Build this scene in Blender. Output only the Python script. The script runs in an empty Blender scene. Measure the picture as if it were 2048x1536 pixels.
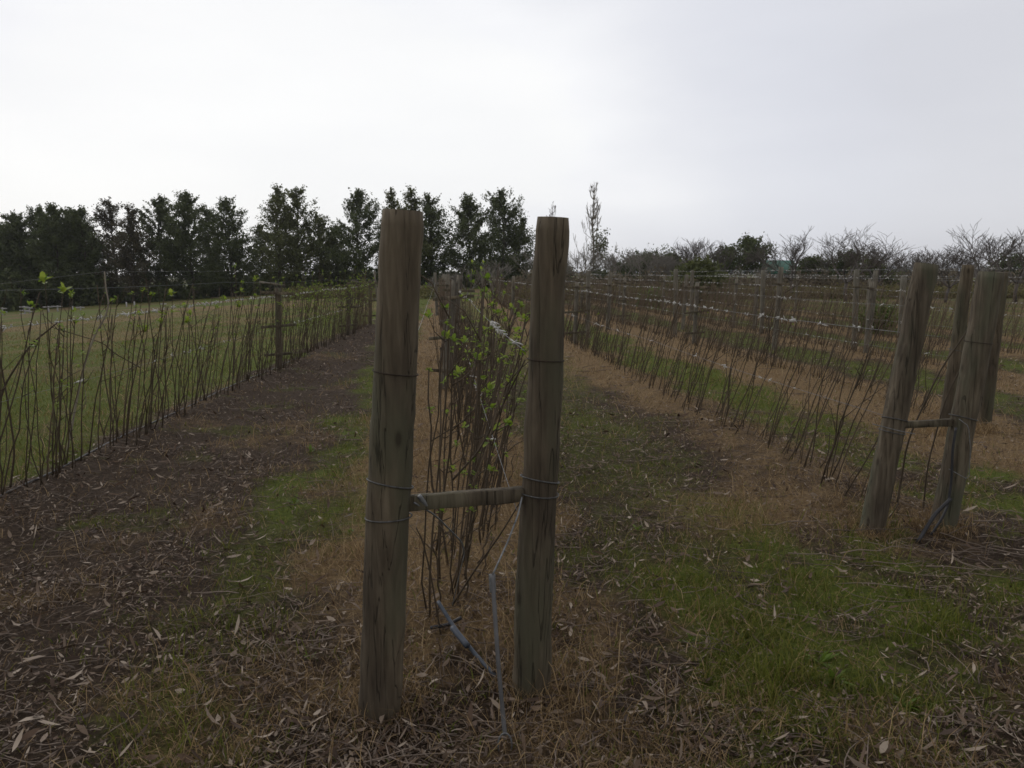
import bpy, math
import numpy as np
from mathutils import Vector
rng = np.random.default_rng(11)
sc = bpy.context.scene
COL = sc.collection
R = math.radians

# ------------------------------------------------------------------ camera
F = 1560.0                       # focal length in pixels of the 2048 px photograph
YAW = math.atan(144 / F); PIT = math.atan(223 / F)
CAM = np.array([0, 0, 1.6])
cd = bpy.data.cameras.new('camera'); cam = bpy.data.objects.new('camera', cd); COL.objects.link(cam)
cam.location = CAM; cam.rotation_euler = (R(90) - PIT, 0, -YAW)
cd.sensor_width = 36; cd.lens = 36 * F / 2048; cd.clip_start = 0.05; cd.clip_end = 6000
sc.camera = cam
sc.render.resolution_x = 1024; sc.render.resolution_y = 768
_f = np.array([math.sin(YAW) * math.cos(PIT), math.cos(YAW) * math.cos(PIT), -math.sin(PIT)])
_r = np.array([math.cos(YAW), -math.sin(YAW), 0]); _u = np.cross(_r, _f)
def ray(x, y): return _f + _r * (x - 1024) / F + _u * (768 - y) / F
def at(x, y, Y):                 # the point at northing Y that the photo shows at pixel x, y
    d = ray(x, y); return CAM + d * (Y / d[1])
def on(x, y, z=0.0):             # the point at height z
    d = ray(x, y); return CAM + d * ((z - 1.6) / d[2])
def px(P): return F / float((np.array(P) - CAM) @ _f)     # pixels per metre there

# ------------------------------------------------------------------ sky, sun, exposure
SUN_AZ, SUN_EL = R(-38), R(30)
w = bpy.data.worlds.new('World'); sc.world = w; w.use_nodes = True
nt = w.node_tree; N = nt.nodes; L = nt.links; N.clear()
def node(t, **k):
    n = N.new(t)
    for a, b in k.items():
        if a.startswith('i_'): n.inputs[int(a[2:])].default_value = b
        else: setattr(n, a, b)
    return n
out = node('ShaderNodeOutputWorld'); bg = node('ShaderNodeBackground'); bg.inputs[1].default_value = 0.1
sky = node('ShaderNodeTexSky', sky_type='NISHITA', sun_disc=False, sun_elevation=SUN_EL, sun_rotation=SUN_AZ)
tc = node('ShaderNodeTexCoord')
sep = node('ShaderNodeSeparateXYZ'); L.new(tc.outputs['Generated'], sep.inputs[0])
def m(op, a, b=None, clamp=False):
    n = node('ShaderNodeMath', operation=op, use_clamp=clamp)
    for i, v in enumerate((a, b)):
        if v is None: continue
        if isinstance(v, (int, float)): n.inputs[i].default_value = v
        else: L.new(v, n.inputs[i])
    return n.outputs[0]
def ramp(fac, stops, tree_nodes=None, links=None):
    n = (tree_nodes or N).new('ShaderNodeValToRGB')
    e = n.color_ramp.elements
    while len(e) < len(stops): e.new(0.5)
    for k, (p, c) in enumerate(stops): e[k].position = p; e[k].color = (*c, 1)
    (links or L).new(fac, n.inputs[0]); return n.outputs[0]
# cloud deck: a brighter break low in front, soft streaks, greyer behind and overhead
mp = node('ShaderNodeMapping'); mp.inputs['Scale'].default_value = (1.3, 1.3, 4.5); mp.inputs['Rotation'].default_value = (0.0, R(10), 0)
L.new(tc.outputs['Generated'], mp.inputs[0])
nz = node('ShaderNodeTexNoise'); nz.inputs['Scale'].default_value = 1.7; nz.inputs['Detail'].default_value = 5; nz.inputs['Roughness'].default_value = 0.45
L.new(mp.outputs[0], nz.inputs['Vector'])
BD = Vector((math.sin(R(-12)) * math.cos(R(13)), math.cos(R(-12)) * math.cos(R(13)), math.sin(R(13)))).normalized()
sq = node('ShaderNodeVectorMath', operation='MULTIPLY'); L.new(tc.outputs['Generated'], sq.inputs[0]); sq.inputs[1].default_value = (1, 1, 2.0)
sn_ = node('ShaderNodeVectorMath', operation='NORMALIZE'); L.new(sq.outputs[0], sn_.inputs[0])
dt = node('ShaderNodeVectorMath', operation='DOT_PRODUCT'); L.new(sn_.outputs[0], dt.inputs[0]); dt.inputs[1].default_value = BD
dn = m('ADD', dt.outputs['Value'], m('MULTIPLY', m('SUBTRACT', nz.outputs['Fac'], 0.5), 0.13))
base = ramp(m('MULTIPLY', m('ADD', dn, 1.0), 0.5, True), [(0.0, (.60, .575, .56)), (0.6, (.68, .67, .67)), (0.86, (.77, .78, .83)), (0.92, (.76, .775, .84)), (0.968, (1.0, 1.0, 1.01)), (1.0, (1.16, 1.16, 1.15))]); base.node.color_ramp.interpolation = 'B_SPLINE'
mx = node('ShaderNodeMix', data_type='RGBA', blend_type='MULTIPLY'); mx.inputs[0].default_value = 1
L.new(base, mx.inputs[6]); L.new(ramp(nz.outputs['Fac'], [(0.3, (9.3, 9.35, 9.5)), (0.7, (10.3, 10.3, 10.25))]), mx.inputs[7])
mx2 = node('ShaderNodeMix', data_type='RGBA'); mx2.inputs[0].default_value = 0.04
L.new(mx.outputs[2], mx2.inputs[6]); L.new(sky.outputs[0], mx2.inputs[7])
L.new(mx2.outputs[2], bg.inputs[0]); L.new(bg.outputs[0], out.inputs[0])
sd = bpy.data.lights.new('sun', 'SUN'); sd.energy = 0.8; sd.angle = R(25); sd.color = (1, .95, .88)
so = bpy.data.objects.new('sun', sd); COL.objects.link(so)
so.rotation_euler = Vector((-math.sin(SUN_AZ) * math.cos(SUN_EL), -math.cos(SUN_AZ) * math.cos(SUN_EL), -math.sin(SUN_EL))).to_track_quat('-Z', 'Y').to_euler()
vs = sc.view_settings; vs.view_transform = 'Standard'; vs.look = 'None'; vs.gamma = 1; vs.exposure = 0.0
sc.cycles.filter_width = 1.6

# ------------------------------------------------------------------ mesh helpers
class MB:
    def __init__(s): s.v = []; s.f = {3: [], 4: []}; s.n = 0; s.big = []
    def add(s, v, *faces):
        v = np.asarray(v, float).reshape(-1, 3)
        for f in faces:
            f = np.asarray(f, int)
            if f.size: s.f[f.shape[1]].append(f + s.n)
        s.v.append(v); s.n += len(v); return s
    def tube(s, pts, rad, k=6, cap=True):
        P = np.asarray(pts, float); n = len(P); r = np.broadcast_to(np.asarray(rad, float), (n,))
        T = np.gradient(P, axis=0); T /= np.linalg.norm(T, axis=1)[:, None] + 1e-9
        ref = np.array([0, 0, 1.0]) if abs(T[:, 2]).mean() < .8 else np.array([1.0, 0, 0])
        A = np.cross(T, ref); A /= np.linalg.norm(A, axis=1)[:, None] + 1e-9; B = np.cross(T, A)
        a = np.arange(k) * 2 * math.pi / k
        V = P[:, None] + r[:, None, None] * (np.cos(a)[None, :, None] * A[:, None] + np.sin(a)[None, :, None] * B[:, None])
        i = np.arange(n - 1)[:, None] * k; j = np.arange(k)[None]; j2 = (j + 1) % k
        q = np.stack([i + j, i + j2, i + k + j2, i + k + j], -1).reshape(-1, 4)
        fs = [q]
        V = V.reshape(-1, 3)
        if cap:
            V = np.vstack([V, P[0], P[-1]]); c0, c1 = n * k, n * k + 1; j = np.arange(k); j2 = (j + 1) % k
            fs.append(np.vstack([np.stack([j2, j, np.full(k, c0)], 1), np.stack([(n - 1) * k + j, (n - 1) * k + j2, np.full(k, c1)], 1)]))
        return s.add(V, *fs)
    def box(s, c, ax, ay, az):   # centre and three half-axes
        c, ax, ay, az = map(np.asarray, (c, ax, ay, az))
        V = [c + i * ax + j * ay + k * az for i in (-1, 1) for j in (-1, 1) for k in (-1, 1)]
        return s.add(V, [[0, 1, 3, 2], [4, 6, 7, 5], [0, 4, 5, 1], [2, 3, 7, 6], [0, 2, 6, 4], [1, 5, 7, 3]])
    def beam(s, a, b, h, d):     # rectangular bar from a to b, h high, d deep, worn edges
        a, b = np.array(a, float), np.array(b, float); t = b - a; ln = np.linalg.norm(t); t /= ln
        sd_ = np.cross(t, [0, 0, 1.0]); sd_ /= np.linalg.norm(sd_); up = np.cross(sd_, t)
        n = 9; c = .08
        prof = [(-1, -1 + c), (-1 + c, -1), (1 - c, -1), (1, -1 + c), (1, 1 - c), (1 - c, 1), (-1 + c, 1), (-1, 1 - c)]
        V = []
        for i in range(n):
            p = a + t * ln * i / (n - 1)
            for (x, y) in prof: V.append(p + sd_ * x * d / 2 * (1 + rng.normal(0, .04)) + up * y * h / 2 * (1 + rng.normal(0, .05)))
        i = np.arange(n - 1)[:, None] * 8; j = np.arange(8)[None]; j2 = (j + 1) % 8
        q = np.stack([i + j, i + j2, i + 8 + j2, i + 8 + j], -1).reshape(-1, 4)
        e = [[0, 7, 6, 1], [1, 6, 5, 2], [2, 5, 4, 3]]; o = (n - 1) * 8
        return s.add(V, q, e, [[o + k for k in f[::-1]] for f in e])
    def arrays(s):
        return np.vstack(s.v), {k: (np.vstack(v) if v else np.zeros((0, k), int)) for k, v in s.f.items()}
    def merge(s, arr, rot=0, loc=(0, 0, 0), sc_=1.0):
        v, f = arr; c, q = math.cos(rot), math.sin(rot)
        w_ = v @ np.array([[c, q, 0], [-q, c, 0], [0, 0, 1]]) * sc_ + np.asarray(loc)
        return s.add(w_, *[x for x in f.values() if len(x)])
    def mesh(s, name, mat, smooth=False):
        v, f = s.arrays(); me = bpy.data.meshes.new(name)
        t, q = f[3], f[4]; loops = np.concatenate([t.ravel(), q.ravel()])
        me.vertices.add(len(v)); me.vertices.foreach_set('co', v.astype(np.float32).ravel())
        me.loops.add(len(loops)); me.loops.foreach_set('vertex_index', loops.astype(np.int32))
        me.polygons.add(len(t) + len(q))
        me.polygons.foreach_set('loop_start', np.concatenate([np.arange(len(t)) * 3, len(t) * 3 + np.arange(len(q)) * 4]).astype(np.int32))
        me.update(calc_edges=True); me.validate()
        if smooth: me.polygons.foreach_set('use_smooth', np.ones(len(me.polygons), bool))
        me.materials.append(mat); return me
    def build(s, name, mat, parent=None, smooth=False, loc=None, **t):
        o = bpy.data.objects.new(name, s.mesh(name, mat, smooth)); COL.objects.link(o)
        if parent: o.parent = parent
        if loc is not None: o.location = loc
        for k, x in t.items(): o[k] = x
        return o
def tag(o, label=None, category=None, group=None, kind=None):
    for k, x in (('label', label), ('category', category), ('group', group), ('kind', kind)):
        if x: o[k] = x
    return o
def empty(name, loc, **t):
    o = bpy.data.objects.new(name, None); COL.objects.link(o); o.location = loc; o.empty_display_size = .1
    return tag(o, **t)
def off(mb, loc):                # make the collected vertices relative to a thing's base
    mb.v = [x - np.asarray(loc) for x in mb.v]; return mb

# value noise, so the scatter and the ground agree
_tab = np.random.default_rng(5).random((256, 256))
def vnoise(x, y, s):
    x = np.asarray(x) / s + 300.3; y = np.asarray(y) / s + 171.7
    xi = np.floor(x).astype(int); yi = np.floor(y).astype(int); fx = x - xi; fy = y - yi
    fx = fx * fx * (3 - 2 * fx); fy = fy * fy * (3 - 2 * fy)
    g = lambda a, b: _tab[a % 256, b % 256]
    return (g(xi, yi) * (1 - fx) + g(xi + 1, yi) * fx) * (1 - fy) + (g(xi, yi + 1) * (1 - fx) + g(xi + 1, yi + 1) * fx) * fy
def fbm(x, y, s, o=3):
    t = 0; a = 1; n = 0
    for k in range(o): t = t + a * vnoise(x, y, s / 2 ** k); n += a; a *= .55
    return t / n
def ss(a, b, x): t = np.clip((x - a) / (b - a), 0, 1); return t * t * (3 - 2 * t)

# rows: X as a function of Y, first and last Y
ROWS = [dict(x=lambda Y: -3.28 + .052 * Y, a=4.2, b=23.4, n='leftmost'),
        dict(x=lambda Y: .12 + 0 * Y, a=3.15, b=44.0, n='middle'),
        dict(x=lambda Y: 2.88 + 0 * Y, a=4.55, b=44.0, n='second'),
        dict(x=lambda Y: 5.45 + 0 * Y, a=7.9, b=44.0, n='third'),
        dict(x=lambda Y: 8.1 + 0 * Y, a=10.5, b=42.0, n='fourth'),
        dict(x=lambda Y: 10.8 + 0 * Y, a=13.0, b=40.0, n='fifth'),
        dict(x=lambda Y: 13.6 + 0 * Y, a=16.0, b=38.0, n='sixth')]
def terrain(x, y):
    x = np.asarray(x, float); y = np.asarray(y, float)
    z = -.058 * np.maximum(0, -x - 5 - .02 * y) * ss(4, 30, y)
    z = np.where(z < -4.5, -4.5 + (z + 4.5) * .1, z)
    near = 1 - ss(40, 90, np.hypot(x, y))
    berm = 0
    for r in ROWS: berm = berm + .07 * np.exp(-((x - r['x'](y)) / .38) ** 2) * ss(r['a'] - .6, r['a'] + .6, y) * (1 - ss(r['b'], r['b'] + 2, y))
    return z + near * (berm + .07 * (fbm(x, y, 1.6) - .5) + .035 * (fbm(x + 9, y, .28, 3) - .5)) + (1 - near) * .8 * (fbm(x, y, 60) - .5)
def zones(x, y):                 # green, straw, litter cover, each 0..1
    x = np.asarray(x, float); y = np.asarray(y, float)
    n1 = fbm(x, y, .9); n2 = fbm(x + 40, y + 7, .35); n3 = fbm(x - 20, y + 30, 2.2)
    xr1 = -3.28 + .052 * y
    xx = x + (n1 - .5) * .9
    band = lambda a, b, s=.22: ss(a - s, a + s, xx) * (1 - ss(b - s, b + s, xx))
    soil1 = ss(xr1 - .35, xr1 - .05, xx) * (1 - ss(-1.55 + .02 * (y - 6), -.95 + .02 * (y - 6), xx)) * (1 - ss(14, 20, y + 3 * n3))
    left = 1 - ss(xr1 - .4, xr1 - .15, xx)
    g_far = ss(6, 17, -x + .2 * y + 12 * (n3 - .5))
    pt = ss(.42, .58, fbm(x + 3, y * .6, 2.6)); green = left * (1 - .6 * g_far) * (.85 + .5 * n1) * (1 - .5 * pt) * (.75 + .7 * n2)
    straw = left * np.clip(g_far * .75 + .5 * pt, 0, 1)
    soil = soil1.copy()
    farm = (1 - left) * (1 - soil1)
    alley = band(-1.35, -.6, .35) * (.30 + .4 * ss(2.5, 6, y)) * (.5 + n2)
    st = band(-.7, .6) * ss(2.9, 3.6, y + n1) + band(1.15, 2.6, .35) * (.12 * ss(5.2, 8.5, y) + .6 * ss(9, 15, y)) * (.5 + n3)
    gr = alley + band(.6, 2.2, .4) * .42 * (.4 + n3)
    st = st + band(2.4, 3.2) * .35 + (ss(6, 12, y) * (1 - ss(.6, 1.4, abs(xx - 3.3 + 0 * y))) * .3)
    gr = gr + band(3.35, 4.35, .45) * (.35 + .9 * ss(.3, .6, n2 * .5 + n3 * .5)); st = st + band(3.2, 4.5, .3) * .25
    st = st + band(4.4, 6.3, .4) * .85
    for a in (7.2, 9.9, 12.7): gr = gr + band(a - .7, a + .4, .3) * .5; st = st + band(a + .5, a + 2.0, .4) * .8
    # head land in front of the rows
    fr = ss(13.6, 14.6, xx); gr = gr + fr * .7 * n3; st = st + fr * .8 * (1 - n3)
    head = 1 - ss(3.4, 4.6, y - .35 * np.maximum(0, x - 1) + .8 * (n1 - .5))
    hg = ss(.6, 1.6, xx) * ss(.42, .66, n1 + .16 * ss(1, 2.6, x)) * (.35 + .65 * ss(.35, .55, n2))
    gr = gr * (1 - .6 * head * (x > .5)) * (.72 + .28 * ss(7, 12, y)) + head * hg * .85
    pile = np.exp(-(((x - 3.6) / 1.2) ** 2 + ((y - 3.75 - .08 * x) / .42) ** 2))
    st = st * (1 - head * .75) + head * .28 * ss(.45, .6, n2) * (x > -1.6)
    st = st + np.exp(-(((x - 1.9) / .5) ** 2 + ((y - 4.9) / .7) ** 2)) * .8
    straw = straw + soil1 * .3 * ss(.5, .66, fbm(x + 70, y, 1.1)); green = green + soil1 * .25 * ss(.58, .7, fbm(x + 90, y, .7))
    green = green + farm * gr * (1 - pile); straw = straw + farm * st * (1 - .8 * pile)
    far = ss(44, 52, y)
    green = green * (1 - far) + far * ss(.35, .6, n3); straw = straw * (1 - far) + far * .5
    mott = .55 + .9 * n2
    green = np.clip(green * mott, 0, 1); straw = np.clip(straw * mott, 0, 1) * (1 - .5 * green)
    return green, straw, np.clip(1 - .8 * green - .8 * straw, 0, 1)

# ------------------------------------------------------------------ materials
def mat(name, colours, scale=4.0, detail=6, rough=.85, vec='Object', stretch=None, bump=0, bscale=30, trans=0, spread=None, spec=.25, metal=0):
    mt = bpy.data.materials.new(name); mt.use_nodes = True; t = mt.node_tree; n = t.nodes; l = t.links
    b = n['Principled BSDF']; b.inputs['Roughness'].default_value = rough; b.inputs['Specular IOR Level'].default_value = spec; b.inputs['Metallic'].default_value = metal
    c = n.new('ShaderNodeTexCoord'); v = c.outputs[vec]
    if stretch:
        mpn = n.new('ShaderNodeMapping'); mpn.inputs['Scale'].default_value = stretch; l.new(v, mpn.inputs[0]); v = mpn.outputs[0]
    nz_ = n.new('ShaderNodeTexNoise'); nz_.inputs['Scale'].default_value = scale; nz_.inputs['Detail'].default_value = detail; l.new(v, nz_.inputs['Vector'])
    fac = nz_.outputs['Fac']
    if spread is not None:       # every leaf or blade its own tone
        g = n.new('ShaderNodeNewGeometry'); mm = n.new('ShaderNodeMix'); mm.inputs[0].default_value = spread
        l.new(fac, mm.inputs[2]); l.new(g.outputs['Random Per Island'], mm.inputs[3]); fac = mm.outputs[0]
    k = len(colours); lo, hi = (.3, .7) if spread is None else (.05, .95)
    colr = ramp(fac, [(lo + (hi - lo) * i / max(1, k - 1), col) for i, col in enumerate(colours)], n, l)
    l.new(colr, b.inputs['Base Color'])
    if bump:
        bn = n.new('ShaderNodeTexNoise'); bn.inputs['Scale'].default_value = bscale; bn.inputs['Detail'].default_value = 8; l.new(v, bn.inputs['Vector'])
        bp = n.new('ShaderNodeBump'); bp.inputs['Strength'].default_value = bump; bp.inputs['Distance'].default_value = .01
        l.new(bn.outputs['Fac'], bp.inputs['Height']); l.new(bp.outputs[0], b.inputs['Normal'])
    if trans:
        tr = n.new('ShaderNodeBsdfTranslucent'); l.new(colr, tr.inputs[0]); ms = n.new('ShaderNodeMixShader'); ms.inputs[0].default_value = trans
        l.new(b.outputs[0], ms.inputs[1]); l.new(tr.outputs[0], ms.inputs[2]); l.new(ms.outputs[0], n['Material Output'].inputs[0])
    return mt
def wood(name, dark, mid, light, algae, seed):
    mt = bpy.data.materials.new(name); mt.use_nodes = True; t = mt.node_tree; n = t.nodes; l = t.links
    b = n['Principled BSDF']; b.inputs['Roughness'].default_value = .85; b.inputs['Specular IOR Level'].default_value = .2
    c = n.new('ShaderNodeTexCoord')
    def nz2(sc3, s, d=8, o=0, dist=0):
        mpn = n.new('ShaderNodeMapping'); mpn.inputs['Scale'].default_value = sc3; mpn.inputs['Location'].default_value = (seed + o, seed * 2, o); l.new(c.outputs['Object'], mpn.inputs[0])
        q = n.new('ShaderNodeTexNoise'); q.inputs['Scale'].default_value = s; q.inputs['Detail'].default_value = d; q.inputs['Distortion'].default_value = dist; l.new(mpn.outputs[0], q.inputs['Vector']); return q.outputs['Fac']
    grain = nz2((1, 1, .11), 48, 10, 1, .4); blotch = nz2((1, 1, .35), 6, 5, 3); alg = nz2((1, 1, .3), 5, 6, 9); crack = nz2((1, 1, .05), 17, 4, 5, .8)
    c1 = ramp(grain, [(.25, dark), (.5, mid), (.75, light)], n, l)
    def mix(a, bb, f, mode='MIX'):
        q = n.new('ShaderNodeMix'); q.data_type = 'RGBA'; q.blend_type = mode
        if isinstance(f, float): q.inputs[0].default_value = f
        else: l.new(f, q.inputs[0])
        for i, x in ((6, a), (7, bb)):
            if isinstance(x, tuple): q.inputs[i].default_value = (*x, 1)
            else: l.new(x, q.inputs[i])
        return q.outputs[2]
    c2 = mix(c1, ramp(blotch, [(.35, (.5, .48, .47)), (.65, (1.22, 1.19, 1.1))], n, l), .8, 'MULTIPLY')
    c3 = mix(c2, algae, ramp(alg, [(.48, (0, 0, 0)), (.66, (.75, .75, .75))], n, l))
    ck = ramp(crack, [(.4915, (0, 0, 0)), (.498, (1, 1, 1)), (.502, (1, 1, 1)), (.5085, (0, 0, 0))], n, l)
    vm = n.new('ShaderNodeMapping'); vm.inputs['Scale'].default_value = (1, 1, .45); vm.inputs['Location'].default_value = (seed, 0, seed); l.new(c.outputs['Object'], vm.inputs[0])
    vo = n.new('ShaderNodeTexVoronoi'); vo.inputs['Scale'].default_value = 7.5; l.new(vm.outputs[0], vo.inputs['Vector'])
    c3 = mix(c3, (.02, .014, .01), ramp(vo.outputs['Distance'], [(.06, (.6, .6, .6)), (.10, (.2, .2, .2)), (.14, (0, 0, 0))], n, l))
    ckm = n.new('ShaderNodeMath'); ckm.operation = 'MULTIPLY'; l.new(ck, ckm.inputs[0]); ckm.inputs[1].default_value = .45
    l.new(mix(c3, (.012, .01, .008), ckm.outputs[0]), b.inputs['Base Color'])
    bp = n.new('ShaderNodeBump'); bp.inputs['Strength'].default_value = .9; bp.inputs['Distance'].default_value = .009
    sb = n.new('ShaderNodeMath'); sb.operation = 'SUBTRACT'; l.new(grain, sb.inputs[0]); l.new(ck, sb.inputs[1])
    l.new(sb.outputs[0], bp.inputs['Height']); l.new(bp.outputs[0], b.inputs['Normal'])
    return mt
M = {}
M['post'] = wood('weathered_post_wood', (.065, .052, .038), (.105, .086, .063), (.15, .125, .093), (.08, .08, .052), 3)
M['post2'] = wood('grey_post_wood', (.06, .048, .036), (.105, .087, .066), (.165, .14, .108), (.085, .10, .065), 17)
M['bar'] = wood('bar_wood', (.055, .045, .034), (.115, .097, .072), (.19, .165, .125), (.09, .085, .058), 29)
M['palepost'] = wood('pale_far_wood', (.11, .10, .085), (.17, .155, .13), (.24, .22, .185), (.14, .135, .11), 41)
M['white'] = mat('white_painted_wood', [(.28, .28, .28), (.42, .42, .42)], 3, rough=.6)
M['wire'] = mat('galvanised_wire', [(.10, .105, .11), (.24, .25, .26)], 60, rough=.5, spec=.5, metal=.4)
M['palewire'] = mat('pale_plastic_wire', [(.12, .12, .115), (.2, .2, .19)], 20, rough=.6)
M['rust'] = mat('rusty_wire', [(.02, .014, .011), (.05, .032, .024)], 60, rough=.8)
M['hose'] = mat('grey_drip_hose', [(.06, .06, .062), (.14, .14, .145)], 9, rough=.55, spec=.4)
M['black'] = mat('black_hose', [(.012, .012, .014), (.03, .03, .035)], 20, rough=.5, spec=.4)
M['rod'] = mat('blue_grey_rod', [(.035, .045, .062), (.07, .082, .105)], 20, rough=.5, spec=.4)
M['tie'] = mat('white_plant_tie', [(.45, .44, .42), (.78, .77, .75)], 3, rough=.6, spread=.8, trans=.2)
M['cane'] = mat('brown_cane_bark', [(.03, .022, .015), (.07, .052, .034), (.15, .11, .072)], 9, rough=.75, bump=.3, bscale=80, spread=.5)
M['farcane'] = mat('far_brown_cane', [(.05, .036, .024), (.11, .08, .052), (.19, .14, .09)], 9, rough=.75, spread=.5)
M['palecane'] = mat('pale_cane_bark', [(.16, .14, .11), (.28, .25, .2)], 9, rough=.8)
M['leaf'] = mat('young_leaf', [(.10, .17, .02), (.20, .29, .035), (.30, .36, .055)], 5, rough=.5, spread=.8, trans=.5)
M['weed'] = mat('weed_leaf', [(.08, .13, .015), (.14, .21, .03)], 5, rough=.5, spread=.8, trans=.35)
M['grass'] = mat('grass_blade', [(.045, .060, .010), (.09, .11, .016), (.155, .17, .028), (.24, .18, .07)], 1.2, rough=.6, spread=.65, trans=.35)
M['straw'] = mat('dead_straw', [(.075, .05, .03), (.20, .133, .066), (.34, .235, .12), (.48, .37, .22)], 1.5, rough=.85, spread=.7, trans=.25)
M['litter'] = mat('dead_leaf', [(.036, .022, .014), (.066, .040, .026), (.098, .06, .038), (.13, .088, .058), (.20, .15, .11), (.40, .33, .26)], 2, rough=.75, spread=.85, trans=.1, spec=.4)
M['twig'] = mat('grey_twig', [(.07, .052, .043), (.16, .125, .1), (.25, .2, .165)], 3, rough=.85, spread=.7)
M['bark'] = mat('tree_bark', [(.03, .026, .022), (.08, .068, .055)], 3, rough=.9, spread=None)
M['barkbare'] = mat('bare_branch_bark', [(.07, .06, .056), (.14, .122, .11)], 3, rough=.9, spread=.4)
M['barkpale'] = mat('pale_branch_bark', [(.13, .12, .11), (.24, .22, .19)], 3, rough=.9, spread=.4)
M['fol'] = mat('dark_tree_foliage', [(.04, .054, .022), (.075, .095, .036), (.12, .14, .055)], .6, rough=.6, spread=.6, trans=.3)
M['fol2'] = mat('olive_tree_foliage', [(.055, .065, .025), (.10, .115, .042), (.15, .16, .065)], .6, rough=.6, spread=.6, trans=.35)
M['fol3'] = mat('brownish_tree_foliage', [(.04, .038, .022), (.07, .062, .035), (.10, .08, .05)], .6, rough=.7, spread=.6, trans=.3)
M['bush'] = mat('bush_foliage', [(.05, .075, .02), (.10, .14, .03), (.17, .21, .05)], .9, rough=.6, spread=.6, trans=.3)
M['brush'] = mat('dark_brush', [(.07, .06, .045), (.14, .115, .08), (.21, .18, .12)], .5, rough=.8, spread=.6, trans=.2)
M['scrub'] = mat('field_scrub', [(.07, .07, .03), (.14, .13, .05), (.22, .19, .08)], .9, rough=.7, spread=.6, trans=.3)
M['wrap'] = mat('dull_wrap_wire', [(.05, .05, .05), (.13, .13, .13)], 60, rough=.6, metal=.2)
M['teal'] = mat('green_roof_sheet', [(.02, .09, .065), (.03, .13, .09)], 2, rough=.5)
M['wall'] = mat('pale_shed_wall', [(.2, .2, .2), (.3, .3, .3)], 2)
M['hill'] = mat('far_hill', [(.10, .13, .16), (.13, .16, .19)], .01)

# ground: surface colour follows the cover zones stored on the sheet
gm = bpy.data.materials.new('ground_cover'); gm.use_nodes = True; t = gm.node_tree; n = t.nodes; l = t.links
b = n['Principled BSDF']; b.inputs['Roughness'].default_value = .95; b.inputs['Specular IOR Level'].default_value = .1
tcg = n.new('ShaderNodeTexCoord'); av = n.new('ShaderNodeAttribute'); av.attribute_name = 'cover'; sp = n.new('ShaderNodeSeparateColor'); l.new(av.outputs['Color'], sp.inputs[0])
def gn(s, d=8, r=.6):
    q = n.new('ShaderNodeTexNoise'); q.inputs['Scale'].default_value = s; q.inputs['Detail'].default_value = d; q.inputs['Roughness'].default_value = r; l.new(tcg.outputs['Object'], q.inputs['Vector']); return q.outputs['Fac']
def gmix(a, c, f):
    q = n.new('ShaderNodeMix'); q.data_type = 'RGBA'; l.new(f, q.inputs[0]); l.new(a, q.inputs[6]); l.new(c, q.inputs[7]); return q.outputs[2]
fine = gn(38, 8, .75); midn = gn(7)
soil = ramp(fine, [(.3, (.022, .016, .011)), (.5, (.052, .036, .025)), (.72, (.12, .088, .062))], n, l)
grn = ramp(fine, [(.3, (.034, .045, .010)), (.5, (.082, .102, .018)), (.7, (.16, .185, .035))], n, l)
stw = ramp(fine, [(.3, (.065, .045, .026)), (.5, (.18, .122, .064)), (.7, (.33, .235, .13))], n, l)
def edge(ch, k):                 # break the soft zone edge with noise
    a = n.new('ShaderNodeMath'); a.operation = 'MULTIPLY_ADD'; l.new(midn, a.inputs[0]); a.inputs[1].default_value = .9; a.inputs[2].default_value = -.45
    c = n.new('ShaderNodeMath'); c.operation = 'ADD'; l.new(sp.outputs[ch], c.inputs[0]); l.new(a.outputs[0], c.inputs[1])
    d = n.new('ShaderNodeMapRange'); l.new(c.outputs[0], d.inputs[0]); d.inputs[1].default_value = .12; d.inputs[2].default_value = .62; return d.outputs[0]
colr = gmix(gmix(soil, stw, edge(1, 1)), grn, edge(0, 1)); l.new(colr, b.inputs['Base Color'])
bp = n.new('ShaderNodeBump'); bp.inputs['Strength'].default_value = .9; bp.inputs['Distance'].default_value = .03; l.new(fine, bp.inputs['Height']); l.new(bp.outputs[0], b.inputs['Normal'])
M['ground'] = gm

# ------------------------------------------------------------------ ground sheet
def axis(fine_a, fine_b, step, lo, hi, gr):
    c = list(np.arange(fine_a, fine_b, step)); s = step
    while c[-1] < hi: s *= gr; c.append(c[-1] + s)
    s = step; a = []
    x = fine_a
    while x > lo: s *= gr; x -= s; a.append(x)
    return np.array(a[::-1] + c)
gx = axis(-5, 8, .05, -1500, 1500, 1.05); gy = axis(1.0, 9, .05, -40, 2500, 1.03)
GX, GY = np.meshgrid(gx, gy); GZ = terrain(GX, GY)
nx, ny = len(gx), len(gy)
i, j = np.meshgrid(np.arange(nx - 1), np.arange(ny - 1)); q = (j * nx + i).ravel()
g = MB().add(np.stack([GX, GY, GZ], -1).reshape(-1, 3), np.stack([q, q + 1, q + nx + 1, q + nx], 1))
go = g.build('ground', M['ground'], smooth=True, kind='structure')
zg, zs, zl = zones(GX.ravel(), GY.ravel())
at_ = go.data.color_attributes.new('cover', 'FLOAT_COLOR', 'POINT')
at_.data.foreach_set('color', np.stack([zg, zs, zl, np.ones_like(zg)], 1).astype(np.float32).ravel())
hp = []
hx = np.linspace(250, 1900, 260); hz = 2 + 16 * ss(150, 700, hx) * fbm(hx, hx * 0, 260) + 1.5 * fbm(hx, hx * 0, 40)
V = np.concatenate([np.stack([hx, 1650 + 0 * hx, -8 + 0 * hx], 1), np.stack([hx, 1700 + 0 * hx, hz], 1), np.stack([hx, 1900 + 0 * hx, hz * .9], 1), np.stack([hx, 2000 + 0 * hx, -8 + 0 * hx], 1)])
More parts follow.
